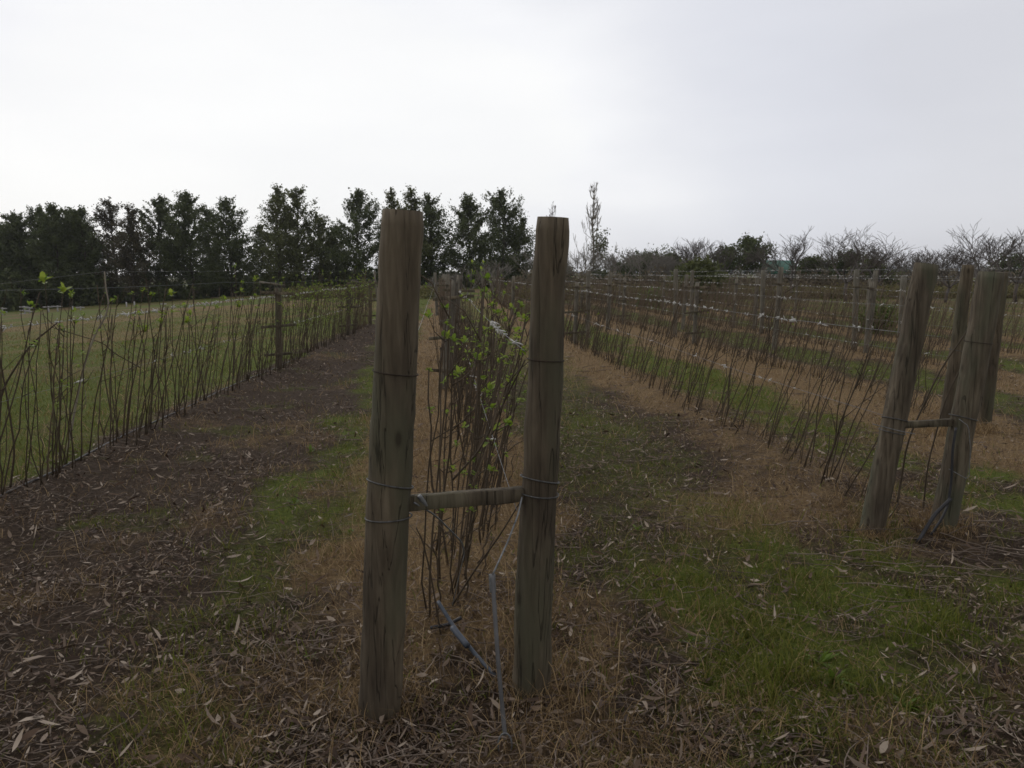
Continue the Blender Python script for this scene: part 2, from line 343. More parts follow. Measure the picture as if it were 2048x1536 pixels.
k = len(hx); i = np.arange(k - 1)
MB().add(V, *[np.stack([i + a * k, i + 1 + a * k, i + 1 + (a + 1) * k, i + (a + 1) * k], 1) for a in range(3)]).build('far_hills', M['hill'], smooth=True, kind='structure')

hz_m = bpy.data.materials.new('thin_air_haze'); hz_m.use_nodes = True; hn = hz_m.node_tree.nodes; hn.clear()
ho = hn.new('ShaderNodeOutputMaterial'); hv = hn.new('ShaderNodeVolumePrincipled'); hv.inputs['Color'].default_value = (.86, .88, .92, 1); hv.inputs['Density'].default_value = .00026; hv.inputs['Anisotropy'].default_value = .3
hz_m.node_tree.links.new(hv.outputs[0], ho.inputs['Volume'])
MB().box((0, 1000, 7), (6500, 0, 0), (0, 6500, 0), (0, 0, 22)).build('haze', hz_m, label='thin pale haze in the air over the field', category='haze', kind='stuff')

# ------------------------------------------------------------------ ground cover (nobody could count it)
def scatter(nn, r0, r1, keep, half=1.0):
    r = r0 * (r1 / r0) ** rng.random(nn); a = (rng.random(nn) * 2 - 1) * half * .88 + YAW
    x, y = r * np.sin(a), r * np.cos(a); ok = rng.random(nn) < keep(x, y)
    return x[ok], y[ok], r[ok]
def blades(x, y, d, h, wd, lean, mb, lod=7.0):
    k = len(x); z = terrain(x, y) - .004
    a = rng.random(k) * 2 * math.pi; h = h * (.45 + .9 * rng.random(k)); f = np.clip(d / lod, 1, 6) ** .8
    wd = wd * (.6 + .8 * rng.random(k)) * f
    le = lean * (.3 + 1.2 * rng.random(k)); b2 = rng.random(k) * 2 * math.pi
    P0 = np.stack([x, y, z], 1); D = np.stack([np.cos(b2), np.sin(b2), 0 * b2], 1); W = np.stack([np.cos(a), np.sin(a), .2 * np.sin(3 * a)], 1) * wd[:, None] / 2
    up = np.array([0, 0, 1.0])
    c1 = np.cos(le * .6); s1 = np.sin(le * .6); c2 = np.cos(le * 1.5); s2 = np.sin(le * 1.5)
    P1 = P0 + D * (h * .5 * s1)[:, None] + up * (h * .5 * c1)[:, None]
    P2 = P1 + D * (h * .5 * s2)[:, None] + up * (h * .5 * c2)[:, None]
    P2[:, 2] = np.maximum(P2[:, 2], z + .012)
    V = np.stack([P0 - W, P0 + W, P1 + W * .8, P1 - W * .8, P2], 1).reshape(-1, 3); o = np.arange(k)[:, None] * 5
    mb.add(V, o + np.array([[0, 1, 2, 3]]), o + np.array([[3, 2, 4]]))
def clump(x, y, n_, s):          # keep factor that gathers blades in tufts
    return ss(.35, .7, fbm(x + n_, y - n_, s, 2))
G = MB()
x, y, d = scatter(480000, 1.9, 48, lambda x, y: zones(x, y)[0] ** 1.2 * (.2 + .8 * clump(x, y, 3, .22)))
blades(x, y, d, .075, .0042, .8, G)
x, y, d = scatter(60000, 1.9, 9, lambda x, y: zones(x, y)[0] ** 1.5 * ss(.62, .72, fbm(x + 13, y, .3, 2)))
blades(x, y, d, .17, .004, .55, G)
x, y, d = scatter(150000, 1.9, 14, lambda x, y: .10 * clump(x, y, 8, .16) * (x > -2.5))
blades(x, y, d, .06, .005, .8, G)
G.build('grass', M['grass'], label='low green grass growing in patches between the rows', category='grass', kind='stuff')
S = MB()
x, y, d = scatter(480000, 1.9, 48, lambda x, y: (.08 + .85 * zones(x, y)[1]) * (.35 + .65 * clump(x, y, 5, .3)))
blades(x, y, d, .12, .0024, 1.5, S, 4.5)
x, y, d = scatter(40000, 1.9, 16, lambda x, y: (.04 + zones(x, y)[1]) * clump(x, y, 25, .5))
blades(x, y, d, .2, .003, .9, S, 4.5)
_feet = [on(762, 1440), on(1058, 1390), on(1748, 1072), on(1892, 1066), on(1888, 868), on(1968, 862)]
fx = []; fy = []
for P in _feet:
    a = rng.random(520) * 6.28; r0_ = .075 + np.abs(rng.normal(0, .07, 520)); fx.append(P[0] + np.cos(a) * r0_); fy.append(P[1] + .06 + np.sin(a) * r0_)
fx = np.concatenate(fx); fy = np.concatenate(fy); blades(fx, fy, np.hypot(fx, fy), .10, .0026, .9, S, 4.5)
S.build('dead_grass', M['straw'], label='orange dead grass and straw matted along the planted rows', category='dead grass', kind='stuff')

def leaves(x, y, d, ln, wd, mb, zoff=.006):
    k = len(x); a = rng.random(k) * 2 * math.pi; f = np.clip(d / 6, 1, 4) ** .7
    ln = ln * np.exp(np.clip(rng.normal(-.05, .42, k), -1, .6)) * f; wd = wd * np.exp(np.clip(rng.normal(-.05, .42, k), -1, .6)) * f
    z = terrain(x, y) + zoff + rng.random(k) * .018
    tilt = rng.normal(0, .38, k); roll = rng.normal(0, .5, k)
    T = np.stack([np.cos(a) * np.cos(tilt), np.sin(a) * np.cos(tilt), np.sin(tilt)], 1)
    Sd = np.stack([-np.sin(a) * np.cos(roll), np.cos(a) * np.cos(roll), np.sin(roll)], 1)
    U = np.cross(T, Sd); P = np.stack([x, y, z + np.abs(np.sin(tilt)) * ln * .4], 1)
    curl = rng.normal(.05, .10, k) * ln; bend = rng.normal(0, .05, k) * ln
    rows = []
    for (s, ww, cc) in ((-.5, .06, 1), (-.2, .9, .15), (.15, 1, .1), (.5, .05, 1)):
        c = P + T * (s * ln)[:, None] + U * (curl * cc)[:, None] + Sd * (bend * cc)[:, None]
        rows += [c - Sd * (wd * ww / 2)[:, None], c + Sd * (wd * ww / 2)[:, None]]
    V = np.stack(rows, 1).reshape(-1, 3); o = np.arange(k)[:, None] * 8
    for q_ in ([0, 1, 3, 2], [2, 3, 5, 4], [4, 5, 7, 6]): mb.f[4].append(o + np.array([q_]) + mb.n)
    mb.v.append(V); mb.n += len(V)
Lf = MB()
nr = lambda x, y: np.clip(np.hypot(x, y) / 4.5, 0, 1) ** .8
x, y, d = scatter(260000, 1.9, 30, lambda x, y: nr(x, y) * (.12 + .88 * zones(x, y)[2]) * (.2 + .8 * clump(x, y, 50, .6)) * (x > -3.28 + .052 * y - .5))
leaves(x, y, d, .026, .0065, Lf)
x, y, d = scatter(8000, 1.9, 9, lambda x, y: nr(x, y) * (.2 + .8 * zones(x, y)[2]) * (x > -3.4))
leaves(x, y, d, .058, .013, Lf, .014)
Lf.build('leaf_litter', M['litter'], label='dry brown fallen leaves littering the soil strips', category='leaf litter', kind='stuff')
Tw = MB()
x, y, d = scatter(5200, 1.9, 16, lambda x, y: (.25 + .75 * zones(x, y)[2]) * (x > -3.4))
for a_, b_, dd in zip(x, y, d):
    ln = rng.uniform(.05, .28) * (1.6 if rng.random() < .1 else 1); an = rng.random() * math.pi; n_ = 5; s_ = np.linspace(-.5, .5, n_) * ln
    bx = rng.normal(0, .14) * ln * (1 - 4 * (s_ / ln) ** 2)
    X = a_ + np.cos(an) * s_ - np.sin(an) * bx; Y = b_ + np.sin(an) * s_ + np.cos(an) * bx
    Tw.tube(np.stack([X, Y, terrain(X, Y) + .012 + rng.random() * .015 + rng.random(n_) * .006], 1), np.linspace(1, .5, n_) * rng.uniform(.0015, .0034) * max(1, dd / 6), 4)
# brush pile of prunings beside the second row's end posts
for k_ in range(110):
    a_ = rng.normal(3.7, .75); b_ = rng.normal(4.0, .3); ln = rng.uniform(.12, .5); an = rng.normal(-.35, .5); s_ = np.linspace(-.5, .5, 5) * ln
    X = a_ + np.cos(an) * s_; Y = b_ + np.sin(an) * s_ + rng.normal(0, .02, 5)
    Tw.tube(np.stack([X, Y, terrain(X, Y) + .02 + rng.random() * .05 + rng.random(5) * .01], 1), np.linspace(1, .5, 5) * rng.uniform(.0015, .004), 4)
Tw.build('fallen_twigs', M['twig'], label='thin grey twigs and prunings scattered over the soil', category='twigs', kind='stuff')

# ------------------------------------------------------------------ posts
def round_post(mb, a, b, ra, rb, k=28, n_=46, wob=.04, seed=0, bulges=()):
    a, b = np.array(a, float), np.array(b, float); tt = np.linspace(0, 1, n_); ax = b - a; T = ax / np.linalg.norm(ax)
    A = np.cross(T, [0, 1.0, 0]); A /= np.linalg.norm(A); B = np.cross(T, A); an = np.arange(k) * 2 * math.pi / k
    sx = np.cumsum(rng.normal(0, .0016, n_)) * (ra / .07); sx -= sx[0] + (sx[-1] - sx[0]) * tt
    AN, TT = np.meshgrid(an, tt)
    rr = ra + (rb - ra) * TT
    rr = rr * (1 + wob * (vnoise(np.cos(AN) * 1.2 + seed * 3.1 + 5, np.sin(AN) * 1.2 + TT * 7, 1) - .5) * 2 + .012 * (vnoise(AN * 3 + seed, TT * 40, 1) - .5))
    for (t0, a0, am, wt, wa) in bulges: rr = rr * (1 + am * np.exp(-((TT - t0) / wt) ** 2 - ((np.angle(np.exp(1j * (AN - a0)))) / wa) ** 2))
    rr[-1] *= .93
    C_ = a + ax * TT[..., None] + A * sx[:, None, None]
    V = C_ + rr[..., None] * (np.cos(AN)[..., None] * A + np.sin(AN)[..., None] * B)
    V[-1] += T * .002
    i = np.arange(n_ - 1)[:, None] * k; j = np.arange(k)[None]; j2 = (j + 1) % k
    qd = np.stack([i + j, i + j2, i + k + j2, i + k + j], -1).reshape(-1, 4)
    V = np.vstack([V.reshape(-1, 3), b + T * .003]); j = np.arange(k); o = (n_ - 1) * k
    mb.add(V, qd, np.stack([o + j, o + (j + 1) % k, np.full(k, n_ * k)], 1)); return mb
def ring(mb, c, T, r, rad=.0022, tilt=0, turns=1.0, az=0, sag=0):
    T = np.array(T, float) / np.linalg.norm(T); A = np.cross(T, [0, 1.0, 0]); A /= np.linalg.norm(A); B = np.cross(T, A)
    th = np.linspace(0, 2 * math.pi * turns, int(28 * turns)) + az
    P = np.array(c) + (r + rad) * (np.cos(th)[:, None] * A + np.sin(th)[:, None] * B) + T * (tilt * np.cos(th) + sag * np.sin(th))[:, None]
    mb.tube(P, rad, 5); return mb
def end_brace(label, posts, barpx, wires, mats, group, barh, bard):
    """posts: (base xy, base Y, top xy, top Y, base width px, top width px)"""
    info = []
    c0 = np.array([0, 0, 0.0])
    for (bp_, bY, tp_, tY, wb, wt) in posts:
        a = at(*bp_, bY); a[2] = float(terrain(a[0], a[1])); b_ = at(*tp_, tY); info.append((a, b_, wb / 2 / px(a), wt / 2 / px(b_)))
    base = (info[0][0] + info[1][0]) / 2
    root = empty('end_brace', base, label=label, category='end brace', group=group)
    axes = []
    for q_, (a, b_, ra, rb) in enumerate(info):
        d_ = (b_ - a); a2 = a - d_ * .12
        ax = posts[q_]
        mb = round_post(MB(), a2, b_, ra, rb, seed=q_ * 7 + len(label), bulges=BUL.get((group, q_, label[:5]), ()))
        off(mb, base).build('post', mats[q_], root, smooth=True); axes.append((a, b_, ra, rb))
    (x0, y0, x1, y1) = barpx
    def onaxis(q_, y_):          # point on a post's axis at picture height y_
        a, b_, ra, rb = axes[q_]; best = min(np.linspace(0, 1, 400), key=lambda s_: abs(pixy(a + (b_ - a) * s_) - y_)); return a + (b_ - a) * best, (b_ - a) / np.linalg.norm(b_ - a), ra + (rb - ra) * best
    p0, _, r0 = onaxis(0, y0); p1, _, r1 = onaxis(1, y1); dd = (p1 - p0) / np.linalg.norm(p1 - p0)
    off(MB().beam(p0 + dd * r0 * .9, p1 - dd * r1 * .9, barh, bard), base).build('rail', M['bar'], root)
    for (q_, y_, tilt, turns, rusty, az, sag) in wires:
        c, T, r_ = onaxis(q_, y_); off(ring(MB(), c, T, r_ * 1.03, .0018 if rusty else .0028, tilt, turns, az, sag), base).build('thin_wire_wrap' if rusty else 'wire_wrap', M['rust' if rusty else 'wrap'], root)
    return root, onaxis
def pixy(P):
    d = np.asarray(P) - CAM; return 768 - F * (d @ _u) / (d @ _f)
BUL = {('paired end posts', 0, 'stout'): [(.62, 1.2, .05, .09, 1.2)], ('paired end posts', 1, 'stout'): [(.93, 3.6, .12, .05, .5), (.62, .3, .10, .05, .8)]}
PG = 'paired end posts'
b1, ax1 = end_brace('stout pair of round wooden posts joined by a low rail, nearest in the middle', [((758, 1405), 2.69, (806, 422), 2.62, 86, 87), ((1058, 1370), 2.79, (1106, 436), 2.74, 79, 66)],
    (0, 1009, 0, 987), [(0, 965, .012, 2, 0, 0, .014), (0, 1032, -.008, 1, 0, 0, .01), (1, 958, .012, 1.5, 0, 1, .012), (1, 985, .004, 1, 0, 1, .004), (0, 745, .004, 1.6, 1, 0, .004), (1, 720, .001, 1, 1, 0, .002)], [M['post'], M['post']], PG, .052, .035)
b2, ax2 = end_brace('leaning pair of grey wooden posts joined by a rail at the right', [((1743, 1062), 4.45, (1853, 528), 4.40, 47, 46), ((1884, 1058), 4.45, (1983, 545), 4.40, 48, 49)],
    (0, 851, 0, 843), [(0, 838, .008, 3, 0, 0, .012), (0, 862, .004, 1, 0, 0, 0), (1, 835, .012, 2, 0, 0, .006), (1, 684, 0, 1, 1, 0, 0)], [M['post2'], M['post2']], PG, .042, .03)
b3, ax3 = end_brace('mossy pair of posts seen behind the leaning grey pair at the right edge', [((1888, 865), 7.6, (1936, 530), 7.5, 27, 23), ((1966, 858), 7.7, (2004, 545), 7.6, 27, 24)],
    (0, 724, 0, 722), [(0, 700, .01, 1, 0, 0, 0)], [M['post'], M['post']], PG, .05, .035)

ORD = ['first', 'second', 'third', 'fourth', 'fifth', 'sixth', 'seventh', 'eighth']
def mid_post(X, Y, h, r_, label, group, bars=((1.25, .28), (.72, .28), (.27, .22)), lean=(.10, 0), k=12, m_='post', name='trellis_post', cat='trellis post'):
    z0 = float(terrain(X, Y)); base = np.array([X, Y, z0])
    root = empty(name, base, label=label, category=cat, group=group)
    a = np.array([-lean[0] * .2, -lean[1] * .2, -.2]); b_ = np.array([lean[0] * h, lean[1] * h, h])
    round_post(MB(), a, b_, r_ * 1.05, r_, k, 14, seed=X * 3 + Y).build('pole', M[m_], root, smooth=True)
    for (z, hw) in bars:
        c = np.array([lean[0] * z, lean[1] * z - r_ - .012, z]); tl = rng.normal(0, .015)
        MB().beam(c + [-hw, 0, -tl], c + [hw, 0, tl], .042, .024).build('crossbar', M['bar'], root)
    return root
B3 = ((1.22, .27), (.70, .27), (.25, .22)); NB = ()
MIDG = 'short trellis posts standing in the rows'
lay = [(0, [12.8, 19.5, 23.3], 1.3, .05), (1, [10.4, 13.3, 20, 27, 34, 41], 1.44, .052), (2, [16.6, 24, 31, 38, 44], 1.32, .042), (3, [16.4, 23, 30, 37], 1.32, .045),
       (4, [14.2, 21, 28, 35], 1.35, .045), (5, [19, 26, 33], 1.4, .042), (6, [22, 29, 36], 1.4, .042)]
for ri, ys, h, rr_ in lay:
    for q_, Y in enumerate(ys):
        rw = ROWS[ri]; lb = f"{'tilted' if ri == 1 else 'grey'} wooden post with crossbars in the {rw['n']} row, {ORD[q_]} from the front"
        if ri >= 2: lb = f"grey wooden trellis post, {ORD[q_]} from the front in the {ORD[ri-2]} row on the right"
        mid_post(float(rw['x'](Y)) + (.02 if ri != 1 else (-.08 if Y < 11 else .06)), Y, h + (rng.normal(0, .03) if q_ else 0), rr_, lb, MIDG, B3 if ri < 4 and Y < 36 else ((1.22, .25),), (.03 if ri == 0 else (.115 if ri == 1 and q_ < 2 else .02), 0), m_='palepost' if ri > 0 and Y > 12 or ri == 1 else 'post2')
# taller pale posts farther back on the right
far_posts = [(1095, 546, 5), (1177, 541, 9), (1217, 545, 8), (1240, 549, 5), (1354, 538, 9), (1369, 549, 8), (1385, 540, 7), (1513, 546, 8), (1529, 540, 9), (1556, 534, 11), (1718, 540, 11), (1746, 541, 10), (1810, 553, 12), (966, 538, 5), (1025, 552, 6), (987, 540, 5), (873, 545, 6), (884, 550, 5)]
desc = ['slim grey', 'pale leaning', 'white topped', 'slim pinkish', 'tall pale', 'short pale', 'brownish', 'leaning pale', 'tall grey', 'tall pinkish white', 'broad greenish', 'dull greenish', 'tan', 'thin white', 'faint brown', 'thin grey', 'pale', 'dark']
plc = ['just right of the middle pair', 'below the bare poplar', 'right of the poplar', 'beside the white topped post', 'before the low green bush', 'right beside the tall pale post', 'farthest right of three by the green bush', 'left of the green roof', 'close left of the pinkish post', 'in front of the green roof', 'below the wide bare tree', 'right of the broad greenish post', 'left of the leaning grey pair', 'between the middle posts', 'between the middle posts, nearer the right one', 'between the middle posts behind the budding canes', 'right of the nearest left post, at the row ends', 'right of the nearest left post, lower one']
for (x_, y_, wpx), de, pl in zip(far_posts, desc, plc):
    Y = min(44, .11 * F / wpx); P = at(x_, y_, Y); z0 = float(terrain(P[0], P[1]))
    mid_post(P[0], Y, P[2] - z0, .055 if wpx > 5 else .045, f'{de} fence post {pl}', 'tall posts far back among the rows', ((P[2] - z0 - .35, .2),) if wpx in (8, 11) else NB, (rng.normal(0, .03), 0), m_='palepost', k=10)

# ------------------------------------------------------------------ wires with white ties
def tie_arr(q_):
    r = np.random.default_rng(q_); mb = MB(); 
    for s_ in range(2 if q_ % 3 else 3):
        a = r.random() * 2 * math.pi; el = r.normal(.25, .55); ln = r.uniform(.022, .045); D = np.array([math.cos(a) * math.cos(el), math.sin(a) * math.cos(el), math.sin(el)])
        W = np.cross(D, [0, .3, 1]); W = W / np.linalg.norm(W) * .004; S_ = np.cross(D, W); S_ /= np.linalg.norm(S_)
        P = [D * ln * t_ + S_ * ln * .25 * t_ * t_ for t_ in (0, .35, .7, 1)]
        mb.tube(P, [.0035, .005, .0045, .003], 4)
    mb.tube([(0, -.009, 0), (0, .009, 0)], .008, 5)
    return mb.arrays()
TIES = [tie_arr(k) for k in range(10)]
TIEM = [MB().add(a[0], *[x for x in a[1].values() if len(x)]).mesh('tie', M['tie']) for a in TIES]
def wire(P0, P1, label, group, rad=.0013, ties=None, sag=.02, m_='wire', far=1.0, n_ind=100):
    P0, P1 = np.array(P0, float), np.array(P1, float); base = P0; n_ = 30; tt = np.linspace(0, 1, n_)
    nseg = max(1, round(np.linalg.norm(P1 - P0) / 6)); f = lambda t_: P0 + (P1 - P0) * t_ - np.array([0, 0, 1]) * sag * abs(math.sin(math.pi * t_ * nseg))
    pts = np.array([f(t_) for t_ in np.linspace(0, 1, nseg * 8 + 1)])
    d = np.linalg.norm(pts - CAM, axis=1)
    o = off(MB().tube(pts, rad * np.maximum(1, d / 15) * far, 5), base).build('trellis_wire', M[m_], loc=base, label=label, category='wire', group=group)
    if ties is not None:
        st = MB(); sn = 0
        for q_, t_ in enumerate(sorted(ties)):
            P = f(t_) + rng.normal(0, .006, 3); dd = np.linalg.norm(P - CAM); s_ = rng.uniform(.5, .95) * max(1, dd / 16) ** .5
            if q_ < n_ind:
                c = bpy.data.objects.new('plant_tie', TIEM[rng.integers(10)]); COL.objects.link(c); c.parent = o; c.location = P - base
                c.rotation_euler = (0, 0, rng.random() * 6.28); c.scale = (s_,) * 3
            else: st.merge(TIES[rng.integers(10)], rng.random() * 6.28, P - base, s_); sn += 1
        if sn: st.build('plant_tie', M['tie'], o, kind='stuff')
    return o
WG = 'wires strung along the rows'
def tpos(a, b, n_, cl=.0):       # ties gather in bunches
    c = rng.random(max(2, n_ // 7)); t_ = np.where(rng.random(n_) < cl, c[rng.integers(0, len(c), n_)] + rng.normal(0, .012, n_), rng.random(n_)); return list(np.clip(a + (b - a) * t_, .001, .999))
r1x = ROWS[0]['x']
wire([r1x(4), 4, 1.24], [r1x(23.3), 23.3, 1.24], 'top wire of the leftmost row, thick with white ties', WG, ties=tpos(.04, 1, 190, .2) + tpos(.2, .6, 60, .4), n_ind=99, rad=.0015)
wire([r1x(4), 4, .74], [r1x(23.3), 23.3, .72], 'lower wire of the leftmost row with scattered white ties', WG, ties=tpos(.05, .45, 14, .4) + tpos(.5, 1, 55, .2), n_ind=99)
wire([r1x(4) - .02, 4, 1.5], [r1x(23.3), 23.3, 1.42], 'thin bare upper wire over the leftmost row', WG, rad=.0012)
pR, _, rR = ax1(1, 705)
wire([pR[0] - rR - .01, 2.8, pR[2]], [.42, 44, 1.25], 'top wire of the middle row, bunched with white ties behind the right post', WG, ties=list(.003 + .055 * rng.random(13)) + tpos(.07, .4, 14, .5), n_ind=99)
pL, _, rL = ax1(0, 705)
wire([pL[0] + .02, 2.75, 1.28], [-.15, 44, 1.22], 'left top wire of the middle row behind the nearest post', WG)
wire([pR[0] - .1, 2.8, .72], [.38, 44, .70], 'lower wire of the middle row', WG, ties=tpos(.01, .5, 20, .5))
wire([2.98, 4.4, 1.22], [2.9, 44, 1.24], 'top wire of the first row on the right, with many white ties', WG, ties=tpos(.0, .09, 20, .5) + tpos(.06, .3, 70, .2) + tpos(.25, 1, 70), n_ind=99, rad=.0015)
wire([2.75, 4.4, .72], [2.85, 44, .70], 'lower wire of the first row on the right', WG, ties=tpos(.0, .5, 26, .4))
for k_, (ri, z1, z2) in enumerate([(3, 1.22, .7), (4, 1.3, .75), (5, 1.45, .8), (6, 1.5, .9)]):
    rw = ROWS[ri]; X = float(rw['x'](0)); nm = ORD[ri - 2]
    wire([X, rw['a'], z1], [X, rw['b'], z1 + .02], f'top tied wire of the {nm} row on the right', WG, ties=tpos(0, 1, 110, .3), n_ind=80, rad=.0014)
    wire([X, rw['a'], z2], [X, rw['b'], z2], f'lower tied wire of the {nm} row on the right', WG, ties=tpos(0, 1, 50, .4), n_ind=30)
    if ri > 3: wire([X, rw['a'], z1 + .22], [X, rw['b'], z1 + .2], f'uppermost wire of the {nm} row on the right', WG, ties=tpos(0, 1, 45, .4), n_ind=20)

# hoses
def hose(label, P, r_, m_='hose', name='drip_hose', cat='hose', lift=.012, group=None):
    P = np.array(P, float); tt = np.linspace(0, len(P) - 1, len(P) * 8); X = np.interp(tt, range(len(P)), P[:, 0]); Y = np.interp(tt, range(len(P)), P[:, 1])
    Z = terrain(X, Y) + lift + (np.interp(tt, range(len(P)), P[:, 2]) if P.shape[1] > 2 else 0)
    kz = np.ones(5) / 5; sm = lambda a: np.convolve(np.pad(a, 2, 'edge'), kz, 'valid')
    pts = np.stack([sm(X), sm(Y), sm(Z)], 1); base = pts[0].copy()
    return off(MB().tube(pts, r_, 7), base).build(name, M[m_], loc=base, smooth=True, label=label, category=cat, **({'group': group} if group else {}))
hose('grey irrigation hose lying along the foot of the leftmost row', [on(-60, 1045), on(0, 1015), on(130, 950), on(250, 885), on(330, 850), on(440, 793), on(520, 757), on(600, 722)], .007, lift=.008)
hose('grey irrigation hose half buried along the first row on the right', [on(1575, 930), on(1500, 893), on(1400, 842), on(1300, 790), on(1220, 747)], .0065, lift=-.012)
Hn = MB()

# guy wires, tensioner rods and anchor between the nearest posts
pa, T_, ra_ = ax1(0, 1003); jl = pa + np.array([ra_ * 1.15, -.02, 0]); pb, T_, rb_ = ax1(1, 985); jr = pb + np.array([-rb_ * 1.0, -.045, 0])
gw = empty('guy_wire', on(1012, 1505), label='grey twisted guy wire with tube running to the ground before the right near post', category='guy wire')
bs = np.array(gw.location)
def wpath(pts, r_, nm, m_, par, base, k_=6):
    pts = np.array(pts); tt = np.linspace(0, len(pts) - 1, len(pts) * 5); P = np.stack([np.interp(tt, range(len(pts)), pts[:, i_]) for i_ in range(3)], 1)
    P = np.vstack([P[:1], (P[:-2] + P[1:-1] + P[2:]) / 3, P[-1:]])
    return off(MB().tube(P, r_, k_), base).build(nm, M[m_], par, smooth=True)
wpath([jr, at(1036, 1030, 2.66), at(1015, 1085, 2.62), at(985, 1150, 2.56)], .0034, 'wire', 'wire', gw, bs)
wpath([at(985, 1150, 2.56), at(988, 1200, 2.53), at(996, 1320, 2.49), at(1006, 1430, 2.45), at(1010, 1470, 2.43)], .0075, 'tube', 'hose', gw, bs, 8)
wpath([at(984, 1148, 2.57), at(986, 1185, 2.55)], .0115, 'sleeve', 'wire', gw, bs, 8)
lp = [at(1010 + 14 * math.sin(a), 1490 - 24 * math.cos(a), 2.42) for a in np.linspace(0, 6.28, 14)]
wpath(lp, .003, 'eye_loop', 'wire', gw, bs); wpath([at(1012, 1512, 2.42), at(1018, 1560, 2.40)], .006, 'anchor_rod', 'rust', gw, bs)
g2 = empty('guy_wire', on(985, 1352), label='thin tie wire from the left near post down to the blue grey rod', category='guy wire'); bs = np.array(g2.location)
wpath([jl, at(870, 1030, 2.75), at(925, 1085, 2.95), at(928, 1110, 3.0)], .0034, 'wire', 'wire', g2, bs)
wpath([at(838, 992, 2.66), at(858, 1016, 2.68)], .009, 'clamp', 'wire', g2, bs, 8)
wpath([at(928, 1110, 3.0), at(905, 1210, 3.1)], .002, 'wire_tail', 'wire', g2, bs)
g3 = empty('tension_rod', on(985, 1352), label='blue grey rod lying slanted on the ground between the nearest posts', category='rod'); bs = np.array(g3.location)
wpath([at(876, 1203, 3.22), at(905, 1250, 3.12), at(950, 1308, 2.98), at(990, 1352, 2.86)], .0085, 'rod', 'rod', g3, bs, 8)
wpath([at(905, 1255, 3.10), at(935, 1292, 3.0)], .0135, 'sleeve', 'rod', g3, bs, 8)
hose('short black hose end on the soil between the nearest posts', [on(860, 1283, .03), on(895, 1278, .02), on(925, 1262, .05)], .008, 'black', 'hose_end')
# black hose of the right-hand pair
c_, _, r_ = ax2(1, 860)
g4 = empty('black_hose', on(1850, 1080), label='black hose strapped up the right leaning grey post and tipped over at its foot', category='hose'); bs = np.array(g4.location)
wpath([at(1912, 855, 4.30), at(1905, 900, 4.29), at(1903, 960, 4.29), at(1896, 1010, 4.28), at(1885, 1035, 4.26), at(1862, 1070, 4.25)], .0075, 'hose', 'black', g4, bs, 7)
wpath([at(1835, 1085, 4.2), at(1870, 1028, 4.24), at(1902, 997, 4.25)], .011, 'hose_end', 'black', g4, bs, 7)
g5 = empty('guy_wire', on(1935, 1060), label='thin pale wire looping down the right leaning grey post', category='guy wire'); bs = np.array(g5.location)
wpath([at(1918, 838, 4.32), at(1937, 852, 4.28), at(1941, 900, 4.28), at(1938, 960, 4.3), at(1898, 938, 4.3)], .0022, 'wire', 'wire', g5, bs, 5)
c_, T_, r_ = ax2(0, 850)
wpath([at(1745, 848, 4.32), at(1800, 862, 4.3), at(1830, 868, 4.3)], .0025, 'wire', 'wire', g5, bs, 5)

